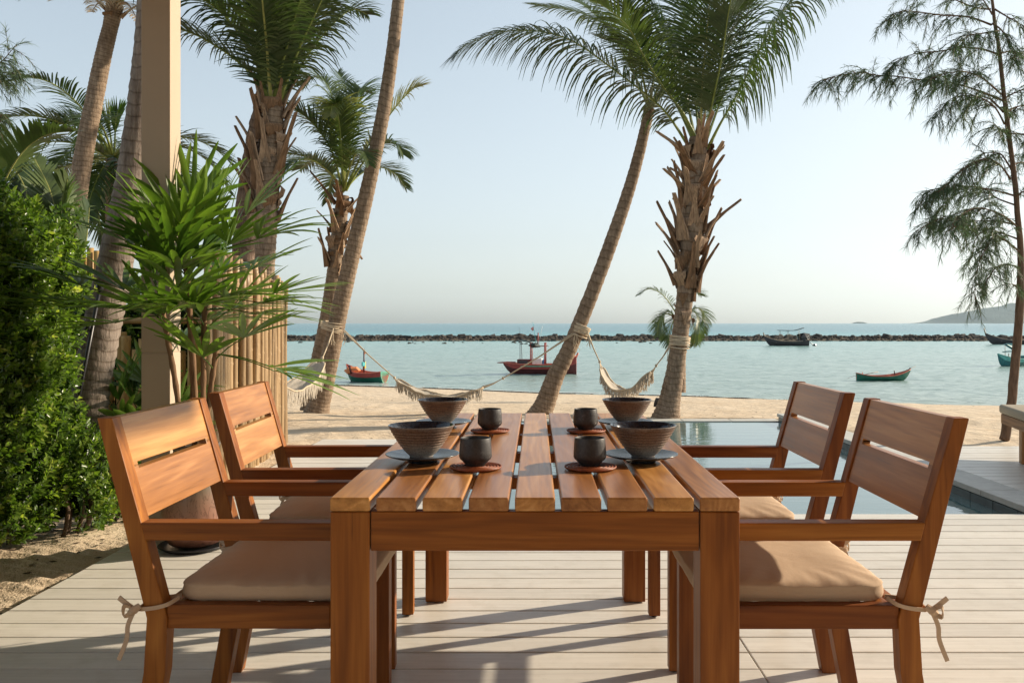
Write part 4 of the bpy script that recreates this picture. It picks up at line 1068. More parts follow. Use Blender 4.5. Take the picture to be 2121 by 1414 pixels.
aimed(p3, [(560, 225), (540, 140), (510, 60), (470, 0), (420, -40), (380, -40)], .7, 5, D=D, ll=.72, start=.18, droop=1.3, nl=90)
aimed(p3, [(562, 225), (530, 130), (480, 50), (430, 5), (385, -10), (350, 10)], -.9, 6, D=D, ll=.7, start=.18, droop=1.5, nl=90)
aimed(p3, [(570, 225), (600, 180), (640, 110), (690, 50), (730, 20), (760, 30)], .8, 7, D=D, ll=.62, start=.2, droop=1.6, nl=84)
aimed(p3, [(568, 225), (590, 130), (630, 40), (670, -40)], .3, 9, D=D, ll=.7, start=.18, droop=1.3, nl=84)
for i, (az, el) in enumerate(((1.2, 1.1), (5.4, 1.0))): auto_frond(p3, top, az, el, 2.3, 30+i, fall=.8, ll=.65, **FR)
D = 10.6
p3b = palm('old palm trunk with rough flaking bark beside the shaggy palm', P(500, 900, D), 'old_palm')
pth = trunk('trunk', p3b, [P(496, 930, D), P(499, 700, D), P(503, 560, D), P(508, 460, D), P(518, 360, D), P(530, 290, D), P(545, 220, D), P(560, 120, D)], [.15, .14, .135, .13, .12, .115, .11, .09], 'bark_rough', .16, seed=33, rough=.12)
for i in range(6): auto_frond(p3b, P(562, 110, D), i*1.05, 1.1, 2.0, 130+i, fall=.7, ll=.6, **FR)

# P2: thick grey trunk behind the column, curving out of the hedge
D = 5.35
p2 = palm('thick grey palm trunk curving up behind the column', P(190, 1000, D))
trunk('trunk', p2, [P(186, 1110, D), P(186, 1000, D), P(184, 900, D), P(187, 820, D), P(200, 740, D), P(217, 650, D), P(236, 560, D), P(256, 460, D), P(272, 370, D), P(285, 270, D), P(296, 170, D), P(305, 60, D), P(310, -80, D), P(314, -200, D)], [.112, .108, .108, .108, .108, .108, .101, .097, .088, .081, .075, .068, .063, .058], 'bark_grey', .075, seed=2)
for i in range(6): auto_frond(p2, P(314, -200, D), i*1.05+.4, 1.0, 1.6, 140+i, fall=.7, ll=.5, **FR)
# P1: slim palm with dead hanging fronds at top left
D = 10.2
p1 = palm('slim palm at top left with a skirt of pale dead fronds', P(150, 700, D))
path1 = trunk('trunk', p1, [P(120, 860, D), P(135, 620, D), P(150, 490, D), P(161, 400, D), P(177, 300, D), P(195, 210, D), P(213, 120, D), P(229, 55, D), P(238, 10, D)], [.12, .11, .11, .107, .103, .098, .092, .085, .10], 'bark', .06, seed=11)
top = P(240, 10, D)
shag(p1, path1, .93, 1.0, 10, (.09, .09), 13, L=(.2, .35), lean=(20, 60), hang=.5)
aimed(p1, [(240, 8), (200, -30), (150, -45), (100, -35), (50, -5)], -.3, 1, D=D, ll=.40, start=.15, nl=60, droop=1.8, mat='frond')
aimed(p1, [(238, 15), (215, -10), (180, -22), (140, -15), (110, 0)], -.6, 2, D=D, ll=.26, start=.15, lw=.006, nl=34, droop=2.6, mat='frond_dry', rmat='boot')
aimed(p1, [(240, 15), (222, 0), (205, 5), (190, 25)], -.8, 3, D=D, ll=.28, start=.1, lw=.006, nl=30, droop=2.6, mat='frond_dry', rmat='boot')
aimed(p1, [(242, 10), (265, -15), (300, 5), (335, 45)], -.3, 4, D=D, ll=.36, start=.15, nl=50, droop=1.8, mat='frond')
aimed(p1, [(242, 12), (258, 5), (272, 18), (285, 45)], -.7, 5, D=D, ll=.26, start=.1, lw=.006, nl=30, droop=2.6, mat='frond_dry', rmat='boot')
for i in range(7): auto_frond(p1, top, i*.9, .8, 1.9, 150+i, fall=.9, ll=.5, **FR)

# P9: green palm between the two trunks, and feather palms over the hedge
D = 12.0
p9 = palm('green palm filling the gap between the slim and the thick trunk at left', P(235, 560, D))
trunk('trunk', p9, [P(236, 760, D), P(236, 520, D), P(234, 330, D)], [.13, .11, .09], 'bark', .08, seed=9)
top = P(234, 325, D)
aimed(p9, [(234, 335), (230, 290), (224, 255), (212, 225)], -.1, 1, D=D, ll=.36, start=.45, nl=26, droop=.1, sweep=(20, 10), vee=0, mat='frond_pale', rmat='petiole')
aimed(p9, [(236, 335), (238, 290), (240, 250), (247, 222)], .1, 2, D=D, ll=.34, start=.45, nl=26, droop=.1, sweep=(20, 10), vee=0, mat='fan', rmat='petiole')
aimed(p9, [(234, 335), (205, 290), (165, 262), (125, 258), (90, 280)], -.3, 3, D=D, ll=.5, nl=60, droop=.5, vee=.5)
aimed(p9, [(234, 335), (195, 310), (150, 312), (110, 345)], -.9, 4, D=D, ll=.5, nl=60, droop=1.0)
aimed(p9, [(234, 335), (215, 345), (190, 400), (180, 450)], -.9, 5, D=D, ll=.5, nl=60, droop=1.0)
aimed(p9, [(234, 335), (245, 330), (262, 350), (262, 400), (250, 450)], -.7, 6, D=D, ll=.5, nl=60, droop=1.2)
aimed(p9, [(234, 335), (190, 330), (120, 350), (70, 370), (20, 400)], .3, 7, D=D, ll=.5, nl=60, droop=1.0)
aimed(p9, [(234, 335), (215, 380), (205, 440), (215, 500)], .2, 8, D=D, ll=.5, nl=60, droop=1.0)
for i in range(12): auto_frond(p9, top, i*.55, rnd.uniform(-.1, .9), 1.9, 170+i, fall=1.2, ll=.5, lw=.0105, nl=60)
D = 7.2
pa = thing('feather_palm', 'feather palm with long arching leaves rising over the hedge at the left edge', 'palm', P(20, 900, D))
for i, px in enumerate(([(5, 760), (-20, 560), (-5, 420), (35, 330), (90, 282), (150, 272)], [(60, 760), (100, 600), (118, 480), (105, 400), (72, 330)], [(70, 760), (120, 600), (130, 480), (128, 420), (140, 372)], [(30, 760), (40, 560), (60, 430), (30, 350), (-10, 330)], [(40, 760), (80, 560), (70, 470), (30, 400), (-30, 395)], [(60, 760), (140, 640), (175, 520), (185, 430)], [(20, 760), (-20, 620), (-40, 500), (-30, 400)])):
    aimed(pa, px, (-.3, .2, 0, .4, .2, .1, 0)[i], 300+i, D=D, ll=.36, start=.45, nl=34, lw=.017, droop=.7, vee=.3, sweep=(58, 35), rmat='petiole_pale', rr0=.012)
# P8: small far palm seen behind the shaggy palm
D = 19.5
p8 = palm('small distant coconut palm peeping out behind the trunk of the shaggy palm', P(1413, 800, D))
trunk('trunk', p8, [P(1408, 812, D), P(1409, 740, D), P(1410, 660, D)], [.14, .12, .12], 'bark', .09, seed=8, sides=12)
top = P(1410, 662, D)
aimed(p8, [(1408, 665), (1395, 640), (1372, 610), (1345, 598), (1325, 610)], -.3, 1, D=D, ll=.42, lw=.0065, nl=44, droop=1.6, mat='frond')
for i, px in enumerate(([(1408, 665), (1385, 645), (1372, 660), (1372, 700)], [(1410, 662), (1380, 650), (1365, 668), (1362, 695)], [(1412, 662), (1440, 638), (1458, 650), (1460, 690)], [(1412, 662), (1436, 645), (1448, 668), (1446, 712)], [(1412, 662), (1425, 620), (1440, 606), (1452, 612)], [(1410, 662), (1400, 655), (1386, 690), (1384, 715)], [(1411, 662), (1428, 650), (1440, 690), (1436, 715)])):
    aimed(p8, px, .3*(-1)**i, 400+i, D=D, ll=.42, lw=.0065, nl=44, droop=1.6, mat='frond')

# ------------------------------------------------------------------ hedges
def leaf_cloud(name, parent, sprigs, size, mat, seed, nl=(7, 11)):
    """sprigs: list of (point, outward normal); every sprig is a short twig with real leaves"""
    rr = random.Random(seed); V = []; Fc = []; T = []
    for p, nrm in sprigs:
        up = (nrm*rr.uniform(.4, 1)+Vector((0, 0, rr.uniform(.2, 1.0)))+Vector((rr.gauss(0, .4), rr.gauss(0, .4), rr.gauss(0, .3)))).normalized()
        L = rr.uniform(.05, .11); tint = min(1, max(0, rr.gauss(.45, .18)))
        n = rr.randint(*nl); side = up.orthogonal().normalized()
        for k in range(n):
            t = k/n; q = p+up*L*t; a = k*2.4+rr.uniform(-.4, .4)
            out = (Matrix.Rotation(a, 3, up) @ side); d = (out*rr.uniform(.7, 1)+up*(.35+.6*t)+nrm*.25).normalized()
            s = size*rr.uniform(.65, 1.15)*(1-.25*t); w_ = d.cross(up); w_ = (w_ if w_.length > .1 else d.orthogonal()).normalized(); nn = w_.cross(d)
            o = len(V); tl = min(1, max(0, tint+.28*(t-.4)+rr.gauss(0, .06)))
            V += [q, q+d*s*.35-w_*s*.24+nn*s*.07, q+d*s*.35+w_*s*.24+nn*s*.07, q+d*s*.75-w_*s*.17+nn*s*.05, q+d*s*.75+w_*s*.17+nn*s*.05, q+d*s-nn*s*.06, q+d*s*.5-nn*s*.01]
            T += [tl]*7; Fc += [(o, o+6, o+1), (o, o+2, o+6), (o+1, o+6, o+3), (o+2, o+4, o+6), (o+3, o+6, o+5), (o+6, o+4, o+5)]
    me = bpy.data.meshes.new(name); me.from_pydata([tuple(v) for v in V], [], Fc); me.materials.append(M[mat])
    at = me.attributes.new('tint', 'FLOAT', 'POINT'); at.data.foreach_set('value', T)
    me.polygons.foreach_set('use_smooth', [True]*len(Fc)); me.update()
    o = link(name, me, parent); o['kind'] = 'stuff'; return o
def hedge_box(label, x0, x1, y0, y1, z1f, n, seed, vis, core=True, size=.037, name='hedge'):
    rr = random.Random(seed); t = thing(name, label, 'hedge'); S = []
    def bul(a, b): return .13*noise.noise(Vector((a*2.1, b*2.1, seed)))+.06*noise.noise(Vector((a*6, b*6, seed+3)))
    for i in range(n):
        f = rr.random(); dep = abs(rr.gauss(0, .05))
        y = rr.uniform(vis, y1) if rr.random() < .85 else rr.uniform(y0, y1); zt = z1f(y)
        if f < .66:
            z = rr.uniform(0, 1)**.9*zt; round_ = .10*max(0, (z/zt-.85)/.15)**2+.10*max(0, (.12-z/zt)/.12)
            S.append((Vector((x1+bul(y, z)-dep-round_, y, z)), Vector((1, 0, .1))))
        elif f < .86: x = rr.uniform(max(x0, x1-1.0), x1-.02); S.append((Vector((x, y, zt+bul(x, y)*.8-dep)), Vector((.2, 0, 1))))
        elif f < .95: x = rr.uniform(max(x0, x1-.7), x1); z = rr.uniform(0, zt); S.append((Vector((x, y1+bul(x, z)-dep, z)), Vector((.2, 1, 0))))
        else: x = rr.uniform(x0, x1); z = rr.uniform(0, zt); S.append((Vector((x, y0+bul(x, z), z)), Vector((0, -1, 0))))
    leaf_cloud('foliage', t, S, size, 'hedge', seed)
    m = MB(); nx, nz = 20, 16                       # dark core added behind the leaves to block light
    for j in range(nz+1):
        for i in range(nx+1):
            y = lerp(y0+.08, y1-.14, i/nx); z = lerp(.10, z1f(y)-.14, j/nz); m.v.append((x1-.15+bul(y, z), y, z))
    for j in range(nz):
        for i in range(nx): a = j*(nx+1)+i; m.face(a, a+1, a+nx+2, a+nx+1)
    o = len(m.v); m.box(x0+.1, x1-.32, y0+.1, y1-.2, .1, z1f(y1)-.25); h = m.build('shade_core', M['darkcore'], t, smooth=False)
    for k in range(9):
        y = lerp(max(vis, y0), y1-.1, k/8); m = MB()
        m.tube(curve([(x1-.2, y, -.08), (x1-.16+rr.uniform(-.05, .05), y+.05, .15), (x1-.3, y+.1, .4)], 7), [.012]*4+[.008]*3, 6); m.build('stem', M['twig'], t, smooth=True)
    return t
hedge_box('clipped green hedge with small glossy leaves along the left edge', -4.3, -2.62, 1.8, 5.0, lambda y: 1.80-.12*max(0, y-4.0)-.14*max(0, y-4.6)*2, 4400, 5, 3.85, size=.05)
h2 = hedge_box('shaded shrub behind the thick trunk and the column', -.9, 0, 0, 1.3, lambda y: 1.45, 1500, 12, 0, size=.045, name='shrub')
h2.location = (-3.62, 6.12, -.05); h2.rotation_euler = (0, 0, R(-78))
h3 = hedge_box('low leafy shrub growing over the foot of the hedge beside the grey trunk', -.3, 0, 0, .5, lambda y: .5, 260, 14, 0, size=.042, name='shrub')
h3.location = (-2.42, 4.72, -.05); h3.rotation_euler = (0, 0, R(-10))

# ------------------------------------------------------------------ casuarinas
def casuarina(label, D, tr, rad, branches, seed, base_px):
    base = P(*base_px, D); t = thing('casuarina_tree', label, 'tree', base); rr = random.Random(seed)
    if tr:
        n = 46; pts = [P(x, y, D)-base for x, y in tr]; pts = curve(pts, n)
        rs = np.interp(np.linspace(0, 1, n), np.linspace(0, 1, len(rad)), rad)
        rs = [r*(1+.14*noise.noise(Vector((i*.55, seed, 0)))) for i, r in enumerate(rs)]
        pts = [p+Vector((noise.noise(Vector((i*.4, 1, 0)))*.012, 0, 0)) for i, p in enumerate(pts)]
        m = MB(); m.tube(pts, rs, 12); m.build('trunk', M['bark_cas'], t, smooth=True)
    V = []; Fs = []
    def needle(p, d, l, w_):
        s = d.cross(Vector((rr.gauss(0, 1), rr.gauss(0, 1), rr.gauss(0, 1)))).normalized()*w_; o = len(V)
        V.extend([tuple(p-s), tuple(p+s), tuple(p+d*l*.6+s*.8+Vector((0, 0, -.06*l))), tuple(p+d*l*.6-s*.8+Vector((0, 0, -.06*l))), tuple(p+d*l+Vector((0, 0, -.22*l)))])
        Fs.append((o, o+1, o+2, o+3)); Fs.append((o+3, o+2, o+4))
    for bi, (px, dy, dens) in enumerate(branches):
        k = len(px); pts = [P(x, y, D+dy*(i/(k-1)))-base for i, (x, y) in enumerate(px)]; n = 30; path = curve(pts, n)
        L = sum((path[i+1]-path[i]).length for i in range(n-1)); m = MB()
        m.tube(path, [lerp(.011, .0025, (i/(n-1))**.7) for i in range(n)], 6)
        ns = int(L/.036*dens)
        for q in range(ns):
            u = lerp(.16, 1, (q+rr.random())/ns); i = min(int(u*(n-1)), n-2); p = path[i].lerp(path[i+1], u*(n-1)-i); tt = (path[i+1]-path[i]).normalized()
            az = rr.uniform(0, 2*PI); d = (tt*rr.uniform(.3, 1.0)+Vector((math.cos(az)*.7, math.sin(az)*.7, rr.uniform(-.5, .55)))).normalized()
            l = rr.uniform(.12, .42)*(1-.35*u); sg = 7; tw = [p.copy()]
            for e in range(sg): d = (d+Vector((0, 0, -.15))).normalized(); tw.append(tw[-1]+d*(l/sg))
            m.tube(tw, [.0035]*3+[.0022]*(sg-2), 3, cap=False)
            for e in range(1, sg+1):
                dd = (tw[e]-tw[e-1]).normalized()
                for _ in range(5):
                    nd = (dd*.8+Vector((rr.gauss(0, .42), rr.gauss(0, .42), rr.gauss(-.12, .35)))).normalized(); needle(tw[e], nd, rr.uniform(.05, .12), .0021)
        m.build('branch', M['bark_cas'], t, smooth=True)
    me = bpy.data.meshes.new('needles'); me.from_pydata(V, [], Fs); me.materials.append(M['needle']); me.update()
    o = link('needles', me, t); o['kind'] = 'stuff'; return t
def q_(l): return [(1650+x*.495, y*.495) for x, y in l]
br = [(q_([(815, 105), (720, 72), (610, 65), (500, 50), (430, 50), (390, 85)]), -.5, 1.0), (q_([(812, 40), (740, 30), (640, -10), (560, -40), (440, -20)]), .4, 1),
      (q_([(835, 225), (770, 205), (690, 200), (600, 215), (500, 225), (430, 250), (390, 290)]), -.3, 1.15),
      (q_([(845, 130), (780, 140), (720, 150), (670, 190)]), -.7, 1), (q_([(860, 420), (760, 380), (640, 345), (520, 335), (420, 320), (330, 315), (270, 305), (180, 315), (115, 335)]), -.2, 1.35),
      (q_([(856, 395), (780, 330), (700, 300), (620, 310), (560, 330)]), -.8, 1.3), (q_([(870, 520), (830, 450), (770, 410), (700, 400), (640, 420), (590, 480)]), -.5, 1.3), (q_([(866, 470), (800, 410), (740, 420), (690, 500)]), .5, 1.2),
      (q_([(880, 560), (850, 540), (830, 520)]), -.3, 1.4), (q_([(895, 750), (850, 690), (790, 665), (720, 690), (650, 750), (600, 800)]), -.5, 1.35), (q_([(905, 720), (860, 650), (830, 640), (790, 640)]), .3, 1.2),
      (q_([(915, 820), (820, 795), (720, 780), (640, 780), (560, 800), (515, 860)]), -.3, 1.4), (q_([(920, 860), (840, 830), (780, 790), (700, 800), (620, 850), (580, 920)]), .6, 1.3), (q_([(920, 940), (830, 925), (750, 925), (660, 915), (590, 920), (500, 965)]), -.4, 1.5),
      (q_([(925, 950), (860, 900), (760, 870), (690, 900), (640, 960)]), -.9, 1.3), (q_([(940, 1060), (880, 1010), (830, 990), (790, 1040), (755, 1130), (745, 1250)]), -.4, 1.5), (q_([(925, 1000), (870, 980), (800, 960), (750, 1000), (735, 1080)]), .4, 1.2),
      (q_([(945, 1130), (900, 1110), (850, 1110), (810, 1150), (785, 1200)]), -.3, 1.2), (q_([(925, 1200), (905, 1190), (895, 1190)]), -.2, .8),
      (q_([(830, 40), (880, 70), (951, 110), (1050, 160)]), -.3, 1.1), (q_([(840, 230), (900, 215), (980, 240), (1080, 300)]), .3, 1), (q_([(862, 420), (910, 390), (990, 370), (1100, 400)]), -.3, 1.2), (q_([(878, 470), (930, 445), (1020, 450), (1100, 500)]), .5, 1.2),
      (q_([(885, 560), (930, 560), (990, 580), (1060, 640)]), -.4, 1.2), (q_([(900, 690), (950, 680), (1040, 700)]), .3, 1), (q_([(915, 830), (960, 800), (1060, 830)]), -.3, 1), (q_([(820, 100), (860, 130), (900, 200), (920, 260)]), -.4, 1.1), (q_([(818, 60), (780, 0), (740, -40)]), -.2, 1)]
casuarina('slender casuarina tree with feathery drooping branches at the right edge', 8.64, [(2079, 912), (2086, 880), (2095, 830), (2100, 780), (2106, 720), (2112, 640), (2114, 590), (2114, 520), (2108, 440), (2100, 360), (2088, 270), (2080, 200), (2070, 110), (2060, 40), (2053, -20), (2048, -100)], [.046, .045, .043, .041, .038, .030, .026, .024, .021, .018, .014, .01], br, 21, (2079, 905))
lb = [([(-60, 150), (-30, 140), (0, 130), (28, 100)], -.2, 1.6), ([(-60, 160), (-30, 150), (0, 150), (34, 152)], 0, 1.6), ([(-60, 170), (-25, 165), (5, 160), (25, 150)], .2, 1.6), ([(-60, 260), (-30, 240), (-5, 250), (4, 290)], 0, 1.8), ([(-60, 230), (-30, 225), (-6, 240), (-2, 270)], -.2, 1.8)]
casuarina('casuarina branches reaching in at the top of the left edge', 8.0, [(-75, 1000), (-70, 500), (-60, 0), (-55, -200)], [.08, .06, .04], lb, 31, (-75, 1000))

# ------------------------------------------------------------------ hammocks
def wrap(m, c, axis, r, turns, seed, pitch=.013, rad=.008):
    rr = random.Random(seed); axis = axis.normalized(); u = axis.orthogonal().normalized(); v = axis.cross(u)
    for k in range(turns):
        tilt = rr.uniform(-.12, .12); o = (k-turns/2)*pitch*rr.uniform(.7, 1.3); pts = []; rk = r*rr.uniform(1.0, 1.07); ph = rr.uniform(0, 6)
        for j in range(21): a = 2*PI*j/20; pts.append(c+axis*(o+tilt*r*math.sin(a+ph))+(u*math.cos(a)+v*math.sin(a))*rk)
        m.tube(pts, rad*rr.uniform(.8, 1.15), 5, cap=False)
def hammock(label, A, cA, body, cB, B, W, fr, seed, wraps=()):
    """A, B: knots on the trunks; cA, cB: where the strings gather; body: centre line of the cloth"""
    base = Vector(body[len(body)//2]); t = thing('hammock', label, 'hammock', base, group='cream cotton hammocks slung between the palms')
    rr = random.Random(seed); path = curve(body, 40); L = []
    bd = (Vector(body[-1])-Vector(body[0])); wdir = Vector((-bd.y, bd.x, 0)).normalized(); wdir = wdir if wdir.y < 0 else -wdir
    m = MB(); nv = 9
    for i, p in enumerate(path):
        u = i/39; ww = W*(.35+.65*math.sin(PI*u)**.7)
        for j in range(nv):
            v = -1+2*j/(nv-1); dz = .26*ww*(v*v)+.010*math.sin(j*2.1+i*.5)+.012*noise.noise(Vector((i*.4, j*.9, seed)))
            m.v.append(tuple(p+wdir*v*ww+Vector((0, 0, dz))-base))
    for i in range(39):
        for j in range(nv-1): a = i*nv+j; m.face(a, a+1, a+1+nv, a+nv)
    ob = m.build('netting', M['hammock'], t, smooth=True); so_ = ob.modifiers.new('thick', 'SOLIDIFY'); so_.thickness = .008
    edge = {0: [Vector(m.v[i*nv]) for i in range(40)], nv-1: [Vector(m.v[i*nv+nv-1]) for i in range(40)]}
    for e, pts in edge.items():
        k = MB(); k.tube(pts, .011, 6); k.build('edge_cord', M['rope'], t, smooth=True)
        f = MB()
        for i in range(1, 38):
            for s in range(4):
                q = pts[i].lerp(pts[i+1], s/4)+Vector((0, rr.uniform(-.008, .008), 0)); l = fr*rr.uniform(.8, 1.1)*(1+.15*math.sin(i*.9)); dx = rr.uniform(-.02, .02)
                if i % 2 == 0: nx_ = pts[i+1]; d2 = (nx_-pts[i])*.5; q2 = q+Vector((d2.x*(.5-s/4), d2.y*(.5-s/4), -l*.35))
                else: q2 = q+Vector((dx*.3, 0, -l*.35))
                f.tube([q, q2, q2+Vector((dx*.6, rr.uniform(-.01, .01), -l*.35)), q2+Vector((dx, rr.uniform(-.015, .015), -l*.65))], [.0035, .0045, .005, .0035], 3, cap=False)
        ff = f.build('fringe', M['hammock'], t); 
    for C_, end, row in ((cA, 0, 0), (cB, 39, 39)):
        k = MB()
        for j in range(nv):
            a = Vector(m.v[row*nv+j]); k.tube([Vector(C_)-base, (a+Vector(C_)-base)/2+Vector((0, 0, -.012)), a], .0045, 4, cap=False)
        k.build('end_strings', M['rope'], t, smooth=True)
        k = MB(); k.tube([Vector(C_)-base+Vector((0, 0, -.02)), Vector(C_)-base, Vector(C_)-base+Vector((0, 0, .02))], [.012, .02, .012], 8); k.build('knot', M['rope'], t, smooth=True)
    for a, b in ((A, cA), (B, cB)):
        k = MB(); a, b = Vector(a)-base, Vector(b)-base
        for s in (-1, 1): k.tube([a+Vector((0, s*.01, s*.012)), (a+b)/2+Vector((0, -s*.004, -.02+s*.002)), b], .0085, 5, cap=False)
        k.build('rope', M['rope'], t, smooth=True)
    for c, ax, r, n in wraps:
        k = MB(); wrap(k, Vector(c)-base, Vector(ax), r, n, seed); k.build('rope_wrapping', M['rope'], t, smooth=True)
    for a in (A, B):
        k = MB()
        for j in range(5): q = Vector(a)-base; k.tube([q, q+Vector((rr.uniform(-.04, .04), -.02, -.10)), q+Vector((rr.uniform(-.07, .07), -.03, -.22*rr.uniform(.6, 1.2)))], .004, 4, cap=False)
        k.build('loose_ends', M['rope'], t)
    return t
D = 12.15
hammock('fringed cream hammock hanging between the slender palm and the central leaning palm', P(712, 684, D), P(817, 782, D), [P(822, 788, D), P(850, 806, D-.1), P(885, 820, D-.15), P(925, 826, D-.2), P(965, 820, D-.15), P(1002, 803, D-.1)], P(1042, 783, D), P(1192, 688, 12.0), .17, .14, 1,
        [(P(690, 676, 12.4), P(728, 540, 12.4)-P(690, 690, 12.4), .150, 9), (P(682, 672, 12.9), P(700, 540, 12.4)-P(680, 690, 12.4), .12, 5)])
hammock('small fringed hammock hanging between the central palm and the shaggy palm', P(1217, 688, 12.0), P(1242, 749, 11.95), [P(1246, 764, 11.9), P(1256, 788, 11.85), P(1272, 806, 11.8), P(1290, 814, 11.75), P(1316, 806, 11.65), P(1338, 786, 11.6), P(1350, 770, 11.55)], P(1359, 757, 11.5), P(1389, 712, 11.3), .15, .13, 2,
        [(P(1203, 682, 12.1), P(1225, 610, 12.1)-P(1195, 690, 12.1), .122, 10), (P(1408, 706, 11.3), P(1412, 640, 11.3)-P(1407, 710, 11.3), .124, 10)])
hammock('fringed hammock hanging from the slender palm and passing behind the end of the bamboo fence', P(690, 682, 12.2), P(668, 741, 11.9), [P(662, 752, 11.8), P(645, 778, 11.6), P(625, 798, 11.3), P(600, 814, 11.0), P(575, 812, 10.7), P(560, 798, 10.5)], P(552, 780, 10.3), P(546, 730, 10.0), .18, .18, 3)

# ------------------------------------------------------------------ boats
def hull(par, L, B, H, bow, stern, mats, flare=.55, tw=.55, bow_over=.12, stem=2.2, draft=.18, rail=None, inner='p_wood', name='hull', band=None):
    """double-ended or transom hull along local X (bow +X). bow/stern: extra sheer height at the ends"""
    n = 22; out = []; S = []
    for i in range(n):
        t = i/(n-1); x = (t-.5)*L
        hb = B/2*(tw+(1-tw)*min(1, (t/.38))**.8 if t < .38 else 1-max(0, (t-.45)/.55)**stem) if True else 0
        hb = max(hb, .015); sh = H+bow*max(0, (t-.45)/.55)**2.2+stern*max(0, (.35-t)/.35)**1.8
        kz = -draft+(sh+draft)*max(0, (t-.80)/.20)**2.0*.85
        S.append((x, hb, sh, kz))
    def ring(x, hb, sh, kz, ins):
        a = ins; k = hb-a
        return [(x, -k, sh), (x, -k*.93, kz+(sh-kz)*.62), (x, -k*flare, kz+(sh-kz)*.22+a*.4), (x, 0, kz+a), (x, k*flare, kz+(sh-kz)*.22+a*.4), (x, k*.93, kz+(sh-kz)*.62), (x, k, sh)]
    m = MB()
    for s in S: m.v += ring(*s, 0)
    for i in range(n-1):
        for j in range(6):
            a = i*7+j; m.cur = 1 if (band and j in (0, 5)) else 0; m.face(a, a+7, a+8, a+1)
    m.cur = 2 if len(mats) > 2 else 0; m.face(*range(7)); m.cur = 0
    o = m.build(name, [M[k] for k in mats], par)
    m = MB(); ins = min(.05, B*.03)
    for s in S[:-1]: m.v += ring(*s[:1], max(s[1], ins*1.5), s[2], min(s[3]+.02, s[2]-.02), ins)
    for i in range(n-2):
        for j in range(6): a = i*7+j; m.face(a+1, a+8, a+7, a)
    m.face(*range(6, -1, -1)); m.build('inner_planking', M[inner], par)
    for s in (-1, 1):
        m = MB(); m.tube([(x, s*hb, sh) for x, hb, sh, kz in S], max(.025, B*.022), 5); m.build('gunwale', M[rail or mats[0]], par, smooth=True)
    return S
def bar(par, name, pts, r, mat, sides=6):
    m = MB(); m.tube(pts, r, sides); return m.build(name, M[mat], par, smooth=True)
def boxp(par, name, b, mat, bev=0): m = MB(); m.box(*b); return m.build(name, M[mat], par, bevel=bev)
def sheet(par, name, pts, mat, nx):
    """thin canvas: grid of points (rows) given a thickness"""
    m = MB(); m.v = [tuple(p) for p in pts]; ny = len(pts)//nx
    for j in range(ny-1):
        for i in range(nx-1): a = j*nx+i; m.face(a, a+1, a+1+nx, a+nx)
    o = m.build(name, M[mat], par, smooth=True); s = o.modifiers.new('thick', 'SOLIDIFY'); s.thickness = .06; return o
def at_sea(px, py): q = G(px, py, SEA); return (q.x, q.y, SEA)
# green and red fishing boat seen from astern
t = thing('fishing_boat', 'green boat with red rim, short mast and orange tarp, close to the sand', 'boat', at_sea(757, 791), R(152))
S = hull(t, 2.6, 1.25, .50, .42, .10, ['p_green', 'p_red', 'p_mint'], tw=.6, draft=.1, rail='p_redlight', inner='p_redlight', band=True)  # transom in paler green: sunlight on the stern put into the paint
bar(t, 'mast', [(.1, 0, .2), (.1, 0, 1.75)], .04, 'p_maroon'); bar(t, 'spar', [(.1, .02, 1.45), (-.1, .22, 1.05)], .025, 'p_dark')
boxp(t, 'bench', (-.5, -.3, -.5, .5, .36, .40), 'p_white'); boxp(t, 'bench', (.45, .62, -.42, .42, .40, .44), 'p_wood')
for s in (-1, 1): bar(t, 'mooring_post', [(.55, s*.50, .45), (.60, s*.60, .90)], .05, 'p_maroon')
m = MB(); blob(m, (.75, .12, .60), .45, 3, .6); m.build('tarp', M['p_orange'], t, bevel=.04)
m = MB(); m.box(-.02, .06, .02, .26, .85, 1.08); m.build('cloth', M['p_cyan'], t, bevel=.02); m = MB(); m.box(.07, .15, -.14, .02, .72, 1.08); m.build('cloth', M['p_yellow'], t, bevel=.02)
m = MB(); m.tube([(.1, -.03, 1.55), (.1, -.10, 1.5)], [.05, .03], 6); m.build('mast_rag', M['p_orange'], t)
# red boat with canopy
t = thing('fishing_boat', 'red fishing boat with dark canopy and pink flag in the middle of the lagoon', 'boat', at_sea(1118, 775), R(174))
S = hull(t, 4.5, 1.5, .62, .10, .55, ['p_maroon', 'p_red', 'p_red'], tw=.25, draft=.12, rail='p_redlight', inner='p_redlight', band=True, stem=3)
m = MB(); m.tube([(1.5, 0, .70), (2.0, 0, .72), (2.62, 0, .70)], [.13, .11, .05], 6, flat=.6); m.build('bow_sprit', M['p_red'], t)
for s in (-1, 1): bar(t, 'green_stripe', [(1.5, s*.44, .52), (.9, s*.66, .52), (.2, s*.765, .52), (-.6, s*.74, .53), (-1.2, s*.65, .60)], .03, 'p_mint')
boxp(t, 'cabin', (.55, 1.35, -.42, .42, .62, .92), 'p_maroon', .02); boxp(t, 'cabin_shade_block', (.70, 1.25, -.44, .44, .66, .86), 'p_dark')  # dark block stands for the shade inside the cabin opening
boxp(t, 'white_crate', (-.15, .45, -.30, .30, .55, .98), 'p_white', .03); boxp(t, 'blue_drum', (-.32, -.17, -.2, .2, .55, .90), 'p_blue', .03)
for x in (.52, -.34):
    for s in (-1, 1): bar(t, 'canopy_post', [(x, s*.4, .6), (x, s*.4, 1.95)], .04, 'p_red')
for x in (.52, -.34): bar(t, 'crossbar', [(x, -.45, 1.72), (x, .45, 1.72)], .03, 'p_red')
for s in (-1, 1): bar(t, 'top_rail', [(.55, s*.4, 1.72), (-.5, s*.4, 1.74)], .02, 'p_maroon')
